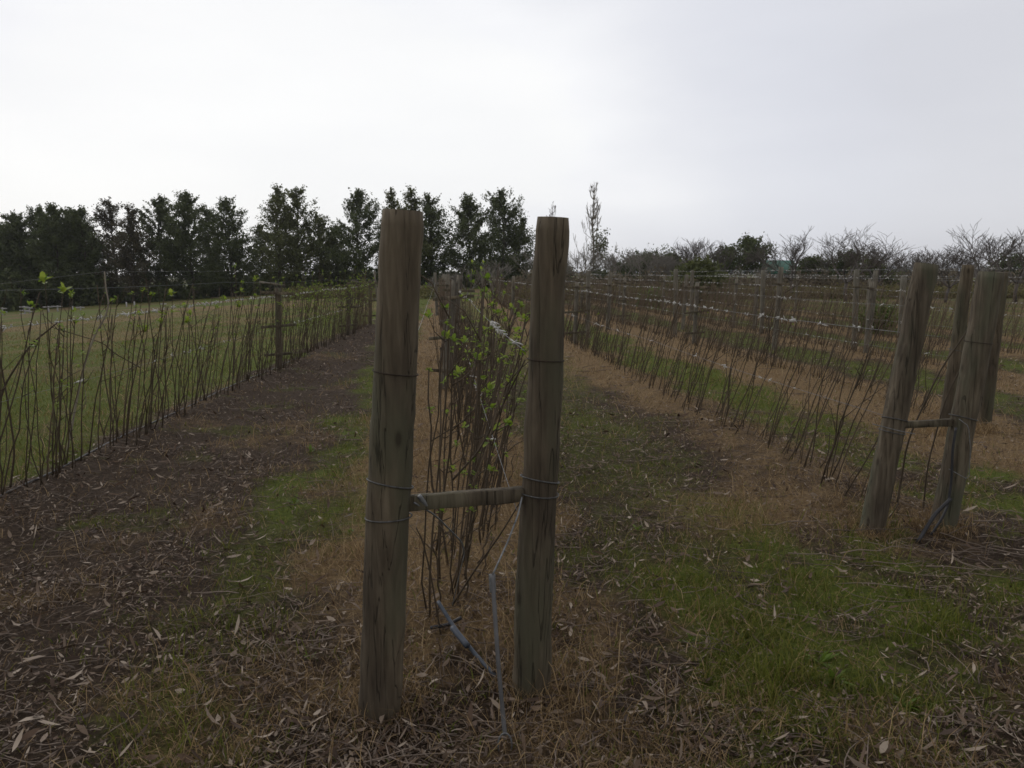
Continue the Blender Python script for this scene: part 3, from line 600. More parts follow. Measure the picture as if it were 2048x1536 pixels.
# ------------------------------------------------------------------ canes
LEAFC = {}
def leaf_tuft(mb, P, s_, r, n_=7):
    for k_ in range(n_):
        a = r.random() * 6.28; el = r.normal(.45, .45); ln = s_ * r.uniform(.6, 1.2); D = np.array([math.cos(a) * math.cos(el), math.sin(a) * math.cos(el), math.sin(el)])
        W = np.cross(D, [0, 0, 1.0]); W = W / (np.linalg.norm(W) + 1e-6) * ln * .38; U = np.cross(W, D); U /= np.linalg.norm(U) + 1e-9
        b0 = P + r.normal(0, s_ * .25, 3)
        V = [b0, b0 + D * ln * .35 + W * .9 + U * ln * .08, b0 + D * ln * .75 + W * .75, b0 + D * ln - U * ln * .12, b0 + D * ln * .75 - W * .75, b0 + D * ln * .35 - W * .9 + U * ln * .08]
        mb.add(V, [[0, 1, 2, 3], [0, 3, 4, 5]])
def plant(seed, nc, h, lean, leafy, spread=.05, rad=.0052, twiggy=.5, lh=(.5, 1.0), lf_s=1.0):
    r = np.random.default_rng(seed); c = MB(); lf = MB()
    for k_ in range(nc):
        n_ = 8; t_ = np.linspace(0, 1, n_); hh = h * r.uniform(.72, 1.12) if r.random() > .18 else h * r.uniform(.15, .5)
        b0 = np.array([r.normal(0, .03), r.normal(0, spread), -.03]); L_ = np.array([lean + r.normal(0, .10), r.normal(-.03, .13)]); a = r.random() * 6.28; am = r.uniform(0, .035)
        wob = np.cumsum(r.normal(0, .011, (n_, 2)), 0)
        P = np.stack([b0[0] + L_[0] * hh * t_ ** 1.1 + am * np.sin(t_ * 3.1) * math.cos(a) + wob[:, 0], b0[1] + L_[1] * hh * t_ + am * np.sin(t_ * 3.1) * math.sin(a) + wob[:, 1], b0[2] + hh * t_], 1)
        rr = rad * r.uniform(.75, 1.35); c.tube(P, np.linspace(rr, rr * .55, n_), 5)
        for j_ in range(r.poisson(hh * 4.5 * twiggy)):
            t0 = r.uniform(.15, .98); i0 = min(n_ - 2, int(t0 * (n_ - 1))); f0 = t0 * (n_ - 1) - i0; Q = P[i0] * (1 - f0) + P[i0 + 1] * f0
            ln = r.uniform(.02, .09) if r.random() < .75 else r.uniform(.12, .38); a2 = r.random() * 6.28; D = np.array([math.cos(a2) * .7 + lean, math.sin(a2) * .6, r.uniform(.25, 1.1)]); D /= np.linalg.norm(D)
            E_ = Q + D * ln; c.tube([Q, (Q + E_) / 2 + r.normal(0, ln * .06, 3), E_], [rr * .55, rr * .42, rr * .3], 4)
            if r.random() < leafy and lh[0] < Q[2] / h < lh[1] + .2: leaf_tuft(lf, E_, lf_s * r.uniform(.018, .034), r, r.integers(4, 9))
        if r.random() < leafy and P[-1][2] / h > lh[0]: leaf_tuft(lf, P[-1], lf_s * r.uniform(.02, .036), r, 8)
    return c.arrays(), (lf.arrays() if lf.n else None)
def proto_set(args): 
    o = []
    for a in args:
        ca, la = plant(**a); mk = lambda A, nm, m_: MB().add(A[0], *[x for x in A[1].values() if len(x)]).mesh(nm, m_)
        o.append((ca, la, mk(ca, 'cane_plant', M['cane']), mk(la, 'leaves', M['leaf']) if la else None))
    return o
K = {}
K[0] = proto_set([dict(seed=100 + k, nc=3, h=1.28, lean=.17, leafy=.38 if k % 3 else .1, spread=.08, twiggy=.6, lh=(.8, 1.2), rad=.005, lf_s=1.6) for k in range(12)])
K['0f'] = proto_set([dict(seed=200 + k, nc=4, h=1.4, lean=.10, leafy=.85, spread=.09, twiggy=.7, lh=(.35, 1.2)) for k in range(8)])
K[1] = proto_set([dict(seed=300 + k, nc=3, h=1.36, lean=.27 - .014 * k, leafy=.7 if k % 2 else .4, spread=.06, twiggy=1.1, lh=(.3, 1.2), rad=.0054) for k in range(12)])
K['1f'] = proto_set([dict(seed=350 + k, nc=4, h=1.2, lean=.06, leafy=.05, spread=.1, twiggy=.6) for k in range(6)])
K[2] = proto_set([dict(seed=400 + k, nc=3, h=1.2, lean=.25, leafy=.02, spread=.13, twiggy=.6, rad=.0046) for k in range(12)])
K['2f'] = proto_set([dict(seed=500 + k, nc=5, h=1.2, lean=.16, leafy=.04, spread=.12, twiggy=.5) for k in range(8)])
STF = MB(); STL = MB()
def put(kind, X, Y, s_, rot, label, group, ind=True):
    pr = K[kind][rng.integers(len(K[kind]))]; loc = (X, Y, float(terrain(X, Y)))
    if ind:
        o = bpy.data.objects.new('cane_plant', pr[2]); COL.objects.link(o); o.location = loc; o.rotation_euler = (0, 0, rot); o.scale = (1, 1, s_)
        tag(o, label, 'cane plant', group)
        if pr[3]: c = bpy.data.objects.new('leaves', pr[3]); COL.objects.link(c); c.parent = o
    else:
        d = np.hypot(X, Y); STF.merge(pr[0], rot, loc, s_)
        if pr[1]: STL.merge(pr[1], rot, loc, s_)
cnt = 0
def row_canes(ri, step, y_ind, jit=.05):
    global cnt
    rw = ROWS[ri]; Y = rw['a'] + .25
    while Y < rw['b'] - .3:
        X = float(rw['x'](Y)) + rng.normal(0, jit); ind = Y < y_ind
        if ri == 0: kind = 0 if Y < 12.5 and rng.random() < .85 else '0f'
        elif ri == 1: kind = 1 if Y < 9 else '1f'
        elif ri == 2: kind = 2 if Y < 13 else '2f'
        else: kind = 2 if Y < 12 else '2f'
        if ri == 1: X += -.09 if Y < 4.2 else (.13 if Y < 10.6 else .05)
        seg = 0 if Y < rw['a'] + 4 else (1 if Y < rw['a'] + 9 else 2)
        sg = ['near part', 'middle stretch', 'far stretch'][seg]
        nm = ['leftmost row', 'middle row', 'first row on the right', 'second row on the right'][ri] if ri < 4 else ''
        lk = ['brown canes, some leafy', 'crowded budding canes', 'bare thin leaning canes', 'bare brown canes'][ri] if ri < 4 else ''
        put(kind, X, Y, rng.uniform(.9, 1.1), rng.normal(0, .35), f'{lk}, {sg} of the {nm}', f'canes {sg} of the {nm}', ind)
        cnt += ind
        Y += step * rng.uniform(.6, 1.4) * (1 if Y < y_ind else 1.15)
row_canes(0, .19, 21); row_canes(1, .15, 13.5, .07); row_canes(2, .21, 18); row_canes(3, .2, 14)
for ri in (4, 5, 6): row_canes(ri, .17, 0)
print('cane plants', cnt)
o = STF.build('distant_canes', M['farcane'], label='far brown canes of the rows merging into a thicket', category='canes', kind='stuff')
if STL.n: STL.build('distant_leaves', M['leaf'], o, kind='stuff')
# cut stubs at the foot of the leftmost row, and single odd canes
def single(pts, r_, label, m_='cane', leaf=()):
    pts = np.array(pts); base = np.array([pts[0][0], pts[0][1], float(terrain(pts[0][0], pts[0][1]))]); tt = np.linspace(0, len(pts) - 1, len(pts) * 4)
    P = np.stack([np.interp(tt, range(len(pts)), pts[:, i_]) for i_ in range(3)], 1); P = np.vstack([P[:1], (P[:-2] + P[1:-1] + P[2:]) / 3, P[-1:]])
    o = off(MB().tube(P, np.linspace(r_, r_ * .6, len(P)), 6), base).build('cane', M[m_], loc=base, label=label, category='cane')
    if leaf:
        lf = MB(); r = np.random.default_rng(3)
        for (p, s_) in leaf: leaf_tuft(lf, np.array(p) - base, s_, r, 9)
        lf.build('leaves', M['leaf'], o)
single([at(130, 925, 6.9), at(165, 740, 6.9), at(187, 675, 6.9), at(210, 635, 6.9), at(218, 608, 6.9), at(212, 578, 6.9), at(209, 543, 6.9)], .009, 'tall pale cane rising past the top wire at the left', 'palecane')
single([at(0, 800, 5.9), at(12, 765, 5.9), at(60, 690, 5.9), at(115, 645, 5.9)], .008, 'thick cane slanting up to the top wire at the far left edge')
single([at(20, 980, 5.7), at(30, 900, 5.7), at(15, 800, 5.7), at(-5, 690, 5.7)], .008, 'cane curving out of the left edge of the picture')
single([at(280, 735, 8.2), at(228, 706, 8.1), at(205, 685, 8.0), at(105, 655, 7.9)], .006, 'dark broken cane hanging across the leftmost row')
single([at(905, 1210, 3.4), at(950, 1140, 3.3), at(1000, 1070, 3.2), at(1040, 1005, 3.1)], .0048, 'dark cane crossing below the rail to the right near post')
single([at(885, 1290, 3.2), at(862, 1150, 3.2), at(845, 1080, 3.2), at(832, 1055, 3.2)], .0045, 'thin cane curving beside the left near post below the rail')
single([at(905, 960, 3.6), at(960, 900, 3.6), at(1010, 800, 3.6), at(1050, 720, 3.5)], .006, 'budding cane leaning toward the right near post', leaf=[(at(1045, 700, 3.5), .03), (at(1038, 665, 3.5), .032), (at(1020, 690, 3.5), .028), (at(985, 815, 3.55), .028), (at(1040, 800, 3.5), .025), (at(1050, 640, 3.5), .03), (at(1005, 715, 3.5), .026)])
single([at(1795, 1005, 4.7), at(1815, 880, 4.7), at(1880, 740, 4.7), at(1950, 640, 4.7)], .007, 'long cane slanting between the leaning grey pair')
single([at(1845, 1035, 4.75), at(1855, 930, 4.75), at(1890, 800, 4.75), at(1945, 690, 4.75)], .006, 'straight cane behind the rail of the leaning grey pair')
for q_, (x_, y_, dx, h_) in enumerate([(215, 890, -18, 55), (228, 880, 12, 60), (263, 868, 2, 45), (278, 872, 14, 62), (313, 842, -3, 42), (322, 838, 6, 52), (240, 885, -8, 40)]):
    P = on(x_, y_); T_ = at(x_ + dx, y_ - h_, P[1])
    single([P - [0, 0, .02], (P + T_) / 2, T_], .007, f"short cut cane stub at the foot of the leftmost row, {['leftmost', 'third from left', 'fourth from left', 'fifth from left', 'second from right', 'rightmost', 'second from left'][q_]}")

# ------------------------------------------------------------------ trees
def quads(mb, C_, s_, r, up=0.0, asp=2.0):
    k = len(C_); D = r.normal(0, 1, (k, 3)); D[:, 2] += up; D /= np.linalg.norm(D, axis=1)[:, None]; W = np.cross(D, r.normal(0, 1, (k, 3))); W /= np.linalg.norm(W, axis=1)[:, None] + 1e-6
    ss_ = s_ * r.uniform(.6, 1.4, k)[:, None]; D = D * ss_ / 2 * asp ** .5; W = W * ss_ / 2 / asp ** .5
    V = np.stack([C_ - D, C_ + W, C_ + D, C_ - W], 1).reshape(-1, 3); mb.add(V, np.arange(k)[:, None] * 4 + np.array([[0, 1, 2, 3]]))
def leafy_tree(X, Y, top, hw, label, dens=1.0, fol='fol', low=.12, shape=1.0, seed=0, group=None, leaf=.17, lean=0, name='tall_tree', pale=False):
    r = np.random.default_rng(seed); z0 = float(terrain(X, Y)); H = top - z0; base = np.array([X, Y, z0])
    root = empty(name, base, label=label, category='tree', group=group)
    tr = MB(); fo = MB(); n_ = 12; t_ = np.linspace(0, 1, n_); sway = np.cumsum(r.normal(0, .07, (n_, 2)), 0); sway[:, 0] += lean * t_
    P = np.stack([sway[:, 0], sway[:, 1], t_ * H * .97 - .1], 1); R0 = H * .014; tr.tube(P, R0 * (1 - .9 * t_) + .01, 7)
    nl = int(46 * dens ** .5 + H)
    for k_ in range(nl):
        f = low + (1 - low) * (k_ + r.random()) / nl; i0 = min(n_ - 2, int(f * .97 * (n_ - 1))); f0 = f * .97 * (n_ - 1) - i0; Q = P[i0] * (1 - f0) + P[i0 + 1] * f0
        g_ = (f - low) / (1 - low); prof = (math.sin(math.pi * min(1, (g_ * .72 + .26) ** shape)) ** .75) * (1 - .25 * g_) if shape < 1 else (1 - g_) ** .7 * (.65 + .35 * min(1, g_ / .25))
        ln = hw * prof * (r.uniform(.5, 1.25) if r.random() < .8 else r.uniform(1.1, 1.5)) + .15; a = r.random() * 6.28; D = np.array([math.cos(a), math.sin(a), r.uniform(.25, .9) + .5 * g_]); D /= np.linalg.norm(D)
        m1 = Q + D * ln * .5 + [0, 0, -.04 * ln]; E_ = Q + D * ln + [0, 0, .08 * ln]
        tr.tube([Q, m1, E_], [R0 * .32 * (1 - .6 * g_) + .01, .02, .008], 4)
        nc = int(3 + ln * 3.2)
        for c_ in range(nc):
            u_ = r.uniform(.3, 1.08); cc = Q + (E_ - Q) * u_ + np.clip(r.normal(0, 1, 3), -1.8, 1.8) * (.09 * ln + .10) * [1, 1, .8]; sg = r.uniform(.13, .34)
            m_ = int(r.uniform(10, 36) * dens * (1 - .35 * g_)); sg *= 1 - .45 * g_; quads(fo, cc + r.normal(0, 1, (m_, 3)) * sg * .62 + D * np.clip(r.normal(.4, 1, (m_, 1)), -1.5, 2.2) * sg * 1.5, leaf, r, .5)
    m_ = int(26 * dens); quads(fo, P[-1] + np.clip(r.normal(0, 1, (m_, 3)), -1.6, 1.3) * [.09, .09, .45] - [0, 0, .3], leaf, r, 1)
    tr.build('trunk', M['barkpale' if pale else 'bark'], root); fo.build('crown', M[fol], root); return root
TG = 'tall leafy trees beyond the left field'
T = [(-5, 448, 50, 88, 1.5, 'fol'), (34, 420, 34, 84, 1.5, 'fol'), (72, 408, 34, 88, 1.5, 'fol'), (104, 403, 30, 82, 1.5, 'fol'), (135, 412, 30, 88, 1.4, 'fol'), (163, 408, 30, 83, 1.3, 'fol'),
     (220, 391, 38, 86, .7, 'fol3'), (255, 402, 26, 80, .7, 'fol3'), (308, 384, 36, 84, 1.0, 'fol'), (374, 377, 40, 82, 1.05, 'fol'), (420, 410, 28, 88, .8, 'fol'), (457, 390, 36, 82, .85, 'fol'),
     (552, 364, 34, 80, .75, 'fol2'), (596, 370, 36, 82, .8, 'fol2'), (640, 425, 34, 84, .65, 'fol2'), (520, 445, 24, 86, .6, 'fol2'), (716, 373, 44, 80, .8, 'fol'), (672, 448, 24, 84, .6, 'fol'), (782, 371, 26, 82, .65, 'fol2'), (822, 369, 32, 80, .75, 'fol2'), (862, 384, 34, 80, .75, 'fol'),
     (940, 386, 42, 78, .85, 'fol'), (1003, 374, 42, 80, .85, 'fol'), (1036, 428, 20, 82, .55, 'fol')]
TL = ['broad dark tree cut by the left edge of the photo', 'dense dark tree, second from the left edge', 'dense dark tree, third from the left edge', 'tallest tree in the dense dark block at the left', 'dark tree right of the tallest in the dense block', 'last dark tree of the dense block, beside the brownish pair',
      'brownish thin tree beside the dense dark block, left of its twin', 'brownish thin tree, right one of the brownish pair', 'dark round topped tree left of the big clumped tree', 'big dark clumped tree, tallest of the left half before the gap', 'lower dark tree between the clumped tree and the gap', 'dark tree at the left side of the first sky gap',
      'tall olive tree just right of the first sky gap', 'tall olive tree with pointed top, right of its twin', 'low olive shoulder tree right of the pointed pair', 'low thin tree in the first sky gap', 'single full dark tree left of the nearest post', 'small tree left of the single full dark tree', 'slim tree just left behind the top of the nearest post', 'tree right behind the top of the nearest post', 'drooping tree just right of the nearest post top',
      'left one of the two trees between the near posts', 'taller right one of the two trees between the near posts', 'short side tree left of the right near post']
for q_, ((x_, yt, wpx, Y, dn_, fo_), lb) in enumerate(zip(T, TL)):
    P = at(x_, yt, Y); leafy_tree(P[0], Y, P[2], wpx / F * Y * (1.7 if x_ > 190 else 1.75), lb, dn_ * (1.75 if x_ > 190 else 1.5), fo_, .06, 1.0, 700 + q_, TG, leaf=.145, lean=rng.normal(0, .3))
# dark undergrowth below the left trees: one mass
def mass(name, label, pts, mat_, cat, leaf=.22, n_=60, kind='stuff', sg=(.6, .5, .45)):
    mb = MB(); r = np.random.default_rng(len(label))
    for (X, Y, h, w_) in pts:
        z0 = float(terrain(X, Y)); k = n_; a = r.random(k) * 6.28; u_ = r.random(k) ** .5
        c = np.stack([X + np.cos(a) * u_ * w_, Y + np.sin(a) * u_ * w_ * .8, z0 + h * r.random(k) * (1.05 - u_ ** 2 * .7)], 1)
        for q_ in c: quads(mb, q_ + r.normal(0, .16, (12, 3)), leaf, r, .4)
    return mb.build(name, mat_, label=label, category=cat, kind=kind)
r_ = np.random.default_rng(9)
und = []
for x_ in np.arange(-60, 1060, 13):
    Y = r_.uniform(80, 92); P = at(x_, 560, Y); und.append((P[0], Y, r_.uniform(2.0, 4.2) if x_ < 200 else r_.uniform(1.2, 3.2), 1.2))
mass('undergrowth', 'dark undergrowth filling the foot of the left tree line', und, M['fol'], 'undergrowth', n_=44, leaf=.28)

# bare trees
def bare_tree(X, Y, H, spread, label, seed, m_='barkbare', group=None, name='bare_tree', levels=5, fork=.22, narrow=False, trunk=None):
    r = np.random.default_rng(seed); z0 = float(terrain(X, Y)); root = empty(name, (X, Y, z0), label=label, category='tree', group=group); tk = MB(); cr = MB()
    R0 = trunk or H * .022
    def grow(P, D, ln, rad, lv, mb):
        n_ = 4; pts = [P]; d = D.copy()
        for k_ in range(n_): d = d + r.normal(0, .12, 3) + [0, 0, .02]; d /= np.linalg.norm(d); pts.append(pts[-1] + d * ln / n_)
        mb.tube(pts, np.linspace(rad, rad * .6, n_ + 1), 5 if lv < 2 else 3, cap=False)
        if lv >= levels: return
        nb = r.integers(3, 5) if lv < 4 else r.integers(2, 4)
        for b_ in range(nb):
            f = r.uniform(.35, 1) if b_ else 1; i0 = min(n_ - 1, int(f * n_)); Q = pts[i0] + (pts[min(n_, i0 + 1)] - pts[i0]) * (f * n_ - i0) if f < 1 else pts[-1]
            a = r.random() * 6.28; s_ = r.uniform(.45, .95) * (spread if not narrow else .35); nd = d + np.array([math.cos(a), math.sin(a), r.uniform(-.1, .35)]) * s_
            if narrow: nd[2] += .9
            nd /= np.linalg.norm(nd); grow(Q, nd, ln * r.uniform(.6, .85), max(.011, rad * .58), lv + 1, cr)
    if narrow:
        n_ = 16; t_ = np.linspace(0, 1, n_); P = np.stack([np.cumsum(r.normal(0, .04, n_)), np.cumsum(r.normal(0, .04, n_)), t_ * H], 1); tk.tube(P, R0 * (1 - .92 * t_) + .01, 6)
        for k_ in range(int(H * 8)):
            f = r.uniform(.05, .93); Q = P[min(n_ - 1, int(f * n_))]; ln = H * .30 * (1 - f * .75) * r.uniform(.5, 1); a = r.random() * 6.28; o_ = ln * r.uniform(.3, 1.0) * (1.35 - f)
            e1 = Q + [math.cos(a) * o_ * .75, math.sin(a) * o_ * .75, ln * .4]; e2 = Q + [math.cos(a) * o_, math.sin(a) * o_, ln]
            cr.tube([Q, e1, e2], [.035, .028, .018], 3, cap=False)
            for s_ in range(4):
                u_ = r.uniform(.3, 1); S0 = e1 + (e2 - e1) * u_; cr.tube([S0, S0 + [r.normal(0, .12), r.normal(0, .12), ln * .28]], [.025, .015], 3, cap=False)
    else:
        th = H * fork; tk.tube([(0, 0, -.1), (r.normal(0, .04), 0, th * .5), (r.normal(0, .06), 0, th)], [R0 * 1.15, R0, R0 * .9], 7)
        top = np.array(tk.v[-1][-1]); k0 = r.integers(4, 6)
        for k_ in range(k0):
            a = k_ * 6.28 / k0 + r.normal(0, .3); grow(top, np.array([math.cos(a) * spread, math.sin(a) * spread, 1.0]) / math.hypot(1, spread), H * .36, R0 * .6, 1, tk if False else cr)
    if not narrow:
        zm = max(x[:, 2].max() for x in cr.v + tk.v)
        for b_ in (cr, tk): b_.v = [x * [1.12, 1.12, 1.07 * H / zm] for x in b_.v]
    tk.build('trunk', M[m_], root); cr.build('crown', M[m_], root); return root
def btree(x_, yt, Y, spread, label, seed, **k):
    P = at(x_, yt, Y); return bare_tree(P[0], Y, P[2] - float(terrain(P[0], Y)), spread, label, seed, **k)
pop = btree(1190, 372, 85, 0, 'tall narrow bare poplar with a dark ivy clump on its trunk', 41, narrow=True, name='poplar_tree', trunk=.12, m_='palecane')
P = at(1193, 500, 85); mb = MB(); r = np.random.default_rng(8); z0 = np.array(pop.location)
for k_ in range(70):
    c = P + np.clip(r.normal(0, 1, 3), -1.8, 1.8) * [.5, .45, 1.2] - z0 + [.25, 0, 0]; quads(mb, c + r.normal(0, .2, (14, 3)), .18, r)
mb.build('ivy', M['fol2'], pop)
btree(1104, 408, 110, 0, 'faint narrow bare poplar just left of the right near post top', 42, narrow=True, name='poplar_tree', trunk=.1)
BG = 'bare spreading trees on the right skyline'
for q_, (x_, yt, Y, sp_, fk, lb) in enumerate([(1700, 455, 42, .95, .3, 'widest bare tree with spreading crown right of the green roof'), (1590, 462, 46, .6, .35, 'upright bare tree behind the green roof'), (1768, 490, 50, .8, .3, 'small bare tree right of the widest one'),
        (1900, 486, 40, .8, .3, 'bare tree left behind the mossy pair of posts'), (1972, 452, 38, .7, .3, 'tall bare tree rising above the leaning grey pair'), (2044, 455, 40, .8, .3, 'bare tree cut by the right edge'), (1655, 500, 60, .7, .3, 'low bare tree left behind the widest one'),
        (1285, 498, 60, .8, .25, 'pale bare tree behind the third pale post'), (1240, 506, 66, .8, .25, 'low pale bare tree right of the poplar'), (1160, 500, 60, .7, .25, 'bare forked tree left of the poplar foot'), (1330, 500, 62, .7, .25, 'bare tree left of the green bush'),
        (1392, 480, 55, .5, .5, 'spindly bare tree poking above the green bush'), (1455, 486, 60, .7, .3, 'twiggy bare tree left of the round evergreen'), (1060, 505, 60, .8, .25, 'bare bushy tree left of the right near post'), (985, 520, 50, .8, .2, 'grey twiggy tree between the near posts'),
        (935, 530, 48, .8, .2, 'low grey twiggy tree behind the budding canes'), (1830, 505, 55, .8, .3, 'faint bare tree behind the left leaning post'), (880, 548, 46, .8, .2, 'grey twiggy bush at the end of the middle row')] +
        [(1100 + 62 * k_ + (k_ * 37) % 23, 496 + (k_ * 29) % 26, 58 + (k_ * 11) % 14, .8, .22, f'pale twiggy tree in the low skyline band, {(ORD + ["ninth", "tenth", "eleventh", "twelfth", "thirteenth", "fourteenth"])[k_]} from the left') for k_ in range(14)]):
    btree(x_, yt, Y, sp_, lb, 60 + q_, group=BG, fork=fk, m_='barkbare' if x_ > 1380 and q_ < 18 else 'barkpale', levels=5 if x_ > 1240 else 4)
# evergreens on the right
EG = 'dark evergreens behind the rows on the right'
for q_, (x_, yt, Y, wpx, dn_, fo_, lb, lo) in enumerate([(1492, 478, 62, 42, 1.2, 'fol', 'round topped dark evergreen left of the green roof', .35), (1448, 495, 64, 26, 1.2, 'fol', 'smaller dark evergreen left of the round one', .3), (1300, 515, 80, 55, 1.5, 'fol', 'low dark evergreen right of the poplar', .05), (1255, 528, 84, 34, 1.4, 'fol', 'low dark pine nearest the poplar', .05),
        (1350, 512, 78, 40, 1.4, 'fol', 'dark evergreen left of the green bush', .05), (1625, 518, 60, 34, 1.3, 'fol', 'small dark conifer just right of the green roof', .05), (1690, 508, 58, 36, 1.3, 'fol', 'small dark conifer under the widest bare tree', .05), (1750, 520, 56, 34, 1.1, 'fol2', 'green conifer right of the widest bare tree', .05),
        (2030, 515, 62, 40, 1.2, 'fol', 'dark evergreen at the right edge behind bare branches', .1), (1210, 552, 70, 26, 1.3, 'fol', 'dark bushy tree at the poplar foot', .05), (1120, 540, 84, 30, 1.2, 'fol', 'dark low tree right behind the right near post', .05)]):
    P = at(x_, yt, Y); leafy_tree(P[0], Y, P[2], wpx / F * Y, lb, dn_ * .6, fo_, lo, .8, 900 + q_, EG, leaf=.16, name='evergreen_tree')
def bush(x_, yt, Y, wpx, label, m_, nn=110, leaf=.13, group=None):
    P = at(x_, yt, Y); z0 = float(terrain(P[0], Y)); h = P[2] - z0; w_ = wpx / F * Y; r = np.random.default_rng(int(x_)); root = empty('bush', (P[0], Y, z0), label=label, category='bush', group=group)
    mb = MB(); st = MB()
    for k_ in range(nn):
        a = r.random() * 6.28; u_ = r.random() ** .5; c = np.array([math.cos(a) * u_ * w_, math.sin(a) * u_ * w_ * .8, h * (1 - .55 * u_ ** 2) * r.uniform(.25, 1)])
        quads(mb, c + r.normal(0, .17, (26, 3)), leaf, r, .4)
        if k_ % 6 == 0: st.tube([(0, 0, -.05), c * .5 + r.normal(0, .05, 3), c], [.03, .02, .008], 4)
    st.build('stem', M['bark'], root); mb.build('foliage', m_, root); return root
bush(1400, 520, 40, 62, 'broad olive green bush in front of the dark evergreens', M['fol2'], 260, .15)
bush(1758, 612, 19, 20, 'bright green bush between the rows left of the leaning post', M['bush'], 70, .07)
bush(1300, 590, 36, 20, 'low green bush under the tied wires', M['bush'], 60)
bush(800, 606, 40, 14, 'low shrub by the end of the path behind the nearest post', M['bush'], 40)
hb = []
for x_ in np.arange(1040, 2120, 11): Y = r_.uniform(52, 60); P = at(x_, 560, Y); hb.append((P[0], Y, r_.uniform(1.0, 1.9), .9))
mass('hedge', 'dark tangled brush behind the rows on the right', hb, M['brush'], 'brush', n_=46, leaf=.15)
hb = []
for x_ in np.arange(1060, 2120, 9): Y = r_.uniform(45.5, 50); P = at(x_, 560, Y); hb.append((P[0], Y, r_.uniform(.35, .85), .8))
for x_ in np.arange(560, 900, 12): Y = r_.uniform(48, 70); P = at(x_, 560, Y); hb.append((P[0], Y, r_.uniform(.3, .7), .8))
mass('ground_shrubs', 'low yellow green growth past the ends of the rows', hb, M['scrub'], 'ground cover', n_=40, leaf=.12)
wd_ = []
for x_ in np.arange(1790, 2150, 6): Y = r_.uniform(210, 260); P = at(x_, 560, Y); wd_.append((P[0], Y, r_.uniform(2.0, 3.4), 2.6))
mass('distant_wood', 'far dark strip of wood on the horizon at the right', wd_, M['brush'], 'wood', n_=30, leaf=.8)

# shed with green roof, far right of centre
P = at(1568, 560, 66); s0 = np.array([P[0], 66, float(terrain(P[0], 66))]); sh = empty('shed', s0, label='shed with a green sheet roof showing between bare trees', category='shed')
hw_ = 34 / F * 66; e_ = at(1568, 546, 66)[2] - s0[2]; rg = at(1568, 522, 66)[2] - s0[2]
MB().box((0, 1.5, e_ / 2), (hw_ * .95, 0, 0), (0, 1.5, 0), (0, 0, e_ / 2)).build('wall', M['wall'], sh)
mb = MB(); mb.add([(-hw_, -.3, e_ - .1), (hw_, -.3, e_ - .1), (hw_, 1.5, rg), (-hw_, 1.5, rg), (-hw_, 3.3, e_ - .1), (hw_, 3.3, e_ - .1), (-hw_, -.3, e_), (hw_, -.3, e_), (hw_, 1.5, rg + .08), (-hw_, 1.5, rg + .08), (-hw_, 3.3, e_), (hw_, 3.3, e_)],
    [[6, 7, 8, 9], [9, 8, 11, 10], [0, 3, 2, 1], [3, 4, 5, 2], [0, 1, 7, 6], [4, 10, 11, 5], [0, 6, 9, 3], [3, 9, 10, 4], [1, 2, 8, 7], [2, 5, 11, 8]]); mb.build('roof', M['teal'], sh)

# white crossed posts in the far left field
for q_, (x_, yt, yb, hw2, nb_) in enumerate([(6, 615, 632, 9, 2), (50, 612, 630, 8, 3), (60, 614, 630, 7, 2), (98, 612, 630, 9, 1), (116, 611, 627, 10, 1), (146, 612, 628, 2, 0), (162, 613, 626, 8, 1), (254, 604, 624, 2, 0), (270, 603, 624, 3, 0), (284, 612, 625, 7, 1), (328, 606, 622, 6, 1)]):
    Y = 66; A = at(x_, yb, Y); B_ = at(x_, yt, Y); z0 = float(terrain(A[0], Y)); root = empty('crossed_post', (A[0], Y, z0), label=f'white post {["with no arm", "with one arm", "with two arms", "with three arms"][nb_]} in the far left field, {(ORD + ["ninth", "tenth", "eleventh"])[q_]} from the left edge', category='post', group='white posts in the far left field')
    H = B_[2] - z0; MB().beam((0, 0, -.1), (.001, .0, H), .12, .12).build('pole', M['white'], root) if False else MB().tube([(0, 0, -.2), (0, 0, H)], .06, 8).build('pole', M['white'], root)
    for k_ in range(nb_): z = H - .08 - .28 * k_; w2 = hw2 / F * Y; MB().box((0, -.07, z), (w2, 0, 0), (0, .03, 0), (0, 0, .045)).build('arm', M['white'], root)
# frame, tall pole and overhead wires at the far end of the leftmost row
A = at(757, 606, 33); B_ = at(748, 542, 33); A[2] = float(terrain(A[0], 33))
pl = empty('tall_pole', A, label='thin tall pale pole beyond the end of the leftmost row', category='pole'); off(MB().tube([A, (A + B_) / 2 + [.01, 0, 0], B_], [.055, .045, .035], 8), A).build('pole', M['palepost'], pl)
off(MB().beam(at(704, 562, 31.5), at(744, 568, 32.9), .07, .06), A).build('brace', M['palepost'], pl)
A2 = at(730, 610, 34); A2[2] = float(terrain(A2[0], 34)); fr = empty('low_rail_fence', A2, label='low pale rail fence at the end of the path beside the tall pole', category='fence')
for x_ in (700, 731, 762): P = at(x_, 588, 34); z0 = float(terrain(P[0], 34)); off(MB().tube([(P[0], 34, z0 - .2), (P[0], 34, P[2])], .05, 8), A2).build('post', M['palepost'], fr)
off(MB().beam(at(690, 597, 33.93), at(768, 598, 33.93), .06, .05), A2).build('rail', M['palepost'], fr)
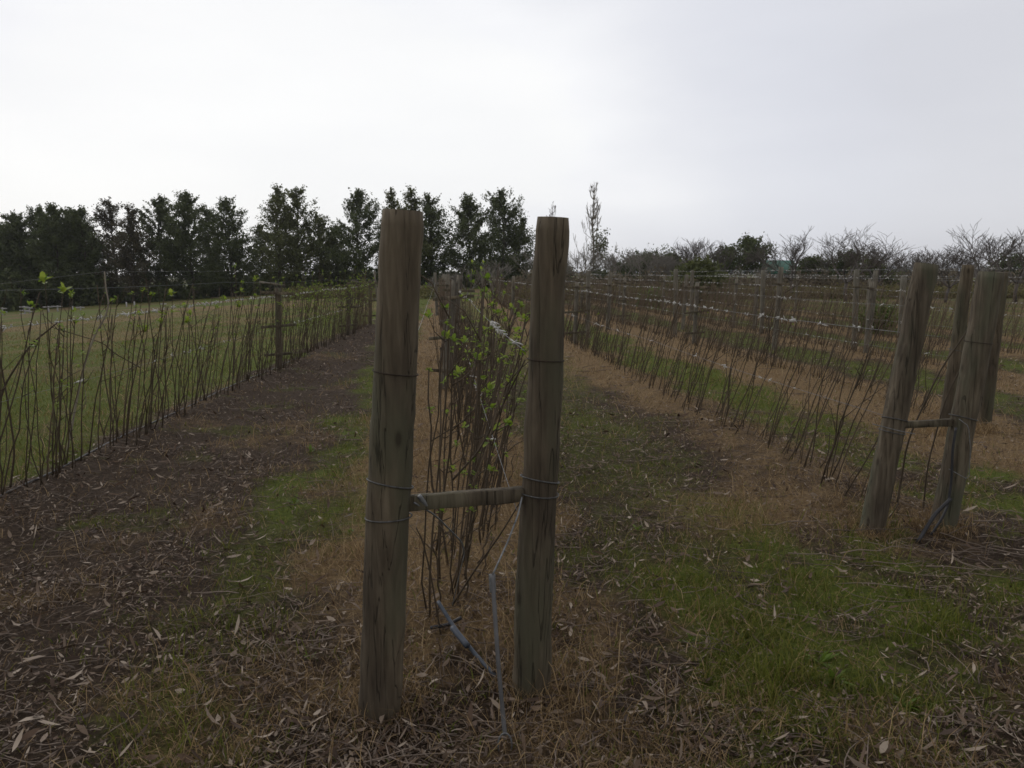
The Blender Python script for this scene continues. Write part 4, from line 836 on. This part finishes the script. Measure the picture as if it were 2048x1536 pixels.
b0 = at(616 - 10, 563, 32); bt = empty('leaning_pole', (b0[0], 32, float(terrain(b0[0], 32))), label='pale pole tilting out of the leaves in the far half of the leftmost row', category='pole')
off(MB().tube([at(518, 564, 27), at(570, 571, 27)], .035, 8), bt.location).build('pole', M['palepost'], bt)
tip = at(209, 543, 6.9)
wire(at(-80, 577, 5.5), tip, 'pale overhead line from the left edge to the tall pale cane', 'overhead lines at the left', rad=.0013, m_='palewire', sag=.0)
wire(tip, B_, 'pale overhead line from the tall pale cane to the thin tall pole', 'overhead lines at the left', rad=.0009, m_='palewire', sag=.0)
# small leafy weeds
def weed(x_, y_, s_, label, nn=9):
    P = on(x_, y_); P[2] = float(terrain(P[0], P[1])); mb = MB(); r = np.random.default_rng(int(x_))
    for k_ in range(nn):
        a = r.random() * 6.28; el = r.uniform(.3, 1.2); ln = s_ * r.uniform(.6, 1.1); D = np.array([math.cos(a) * math.cos(el), math.sin(a) * math.cos(el), math.sin(el)]); W = np.cross(D, [0, 0, 1.0]); W = W / np.linalg.norm(W) * ln * .11
        V = [D * 0 - W * .4, D * 0 + W * .4, D * ln * .5 + W, D * ln * .5 - W, D * ln + [0, 0, -.15 * ln] + W * .1, D * ln + [0, 0, -.15 * ln] - W * .1]; mb.add(V, [[0, 1, 2, 3], [3, 2, 4, 5]])
    mb.build('weed', M['weed'], loc=P, label=label, category='weed', group='small green weeds on the ground')
for a_ in [(622, 905, .10, 'bright green weed beside the soil strip left of the near post'), (1275, 1062, .08, 'pale green weed on the dark soil right of the near posts'), (1665, 1370, .11, 'upright green weed in the right foreground grass'), (1810, 1415, .07, 'small pale weed in the right foreground, beside the upright one'), (1395, 935, .07, 'yellow green weed before the first row on the right'), (1640, 1330, .10, 'dark green weed behind the upright one in the right foreground'), (808, 1120, .04, 'tiny weed near the left near post'), (1380, 1290, .07, 'weed on bare soil in the right foreground'), (620, 1325, .05, 'tiny bright weed in the left foreground'), (590, 1010, .09, 'weed at the edge of the soil strip, nearer than the bright one'), (700, 1070, .06, 'small weed left of the near post foot')]: weed(*a_)
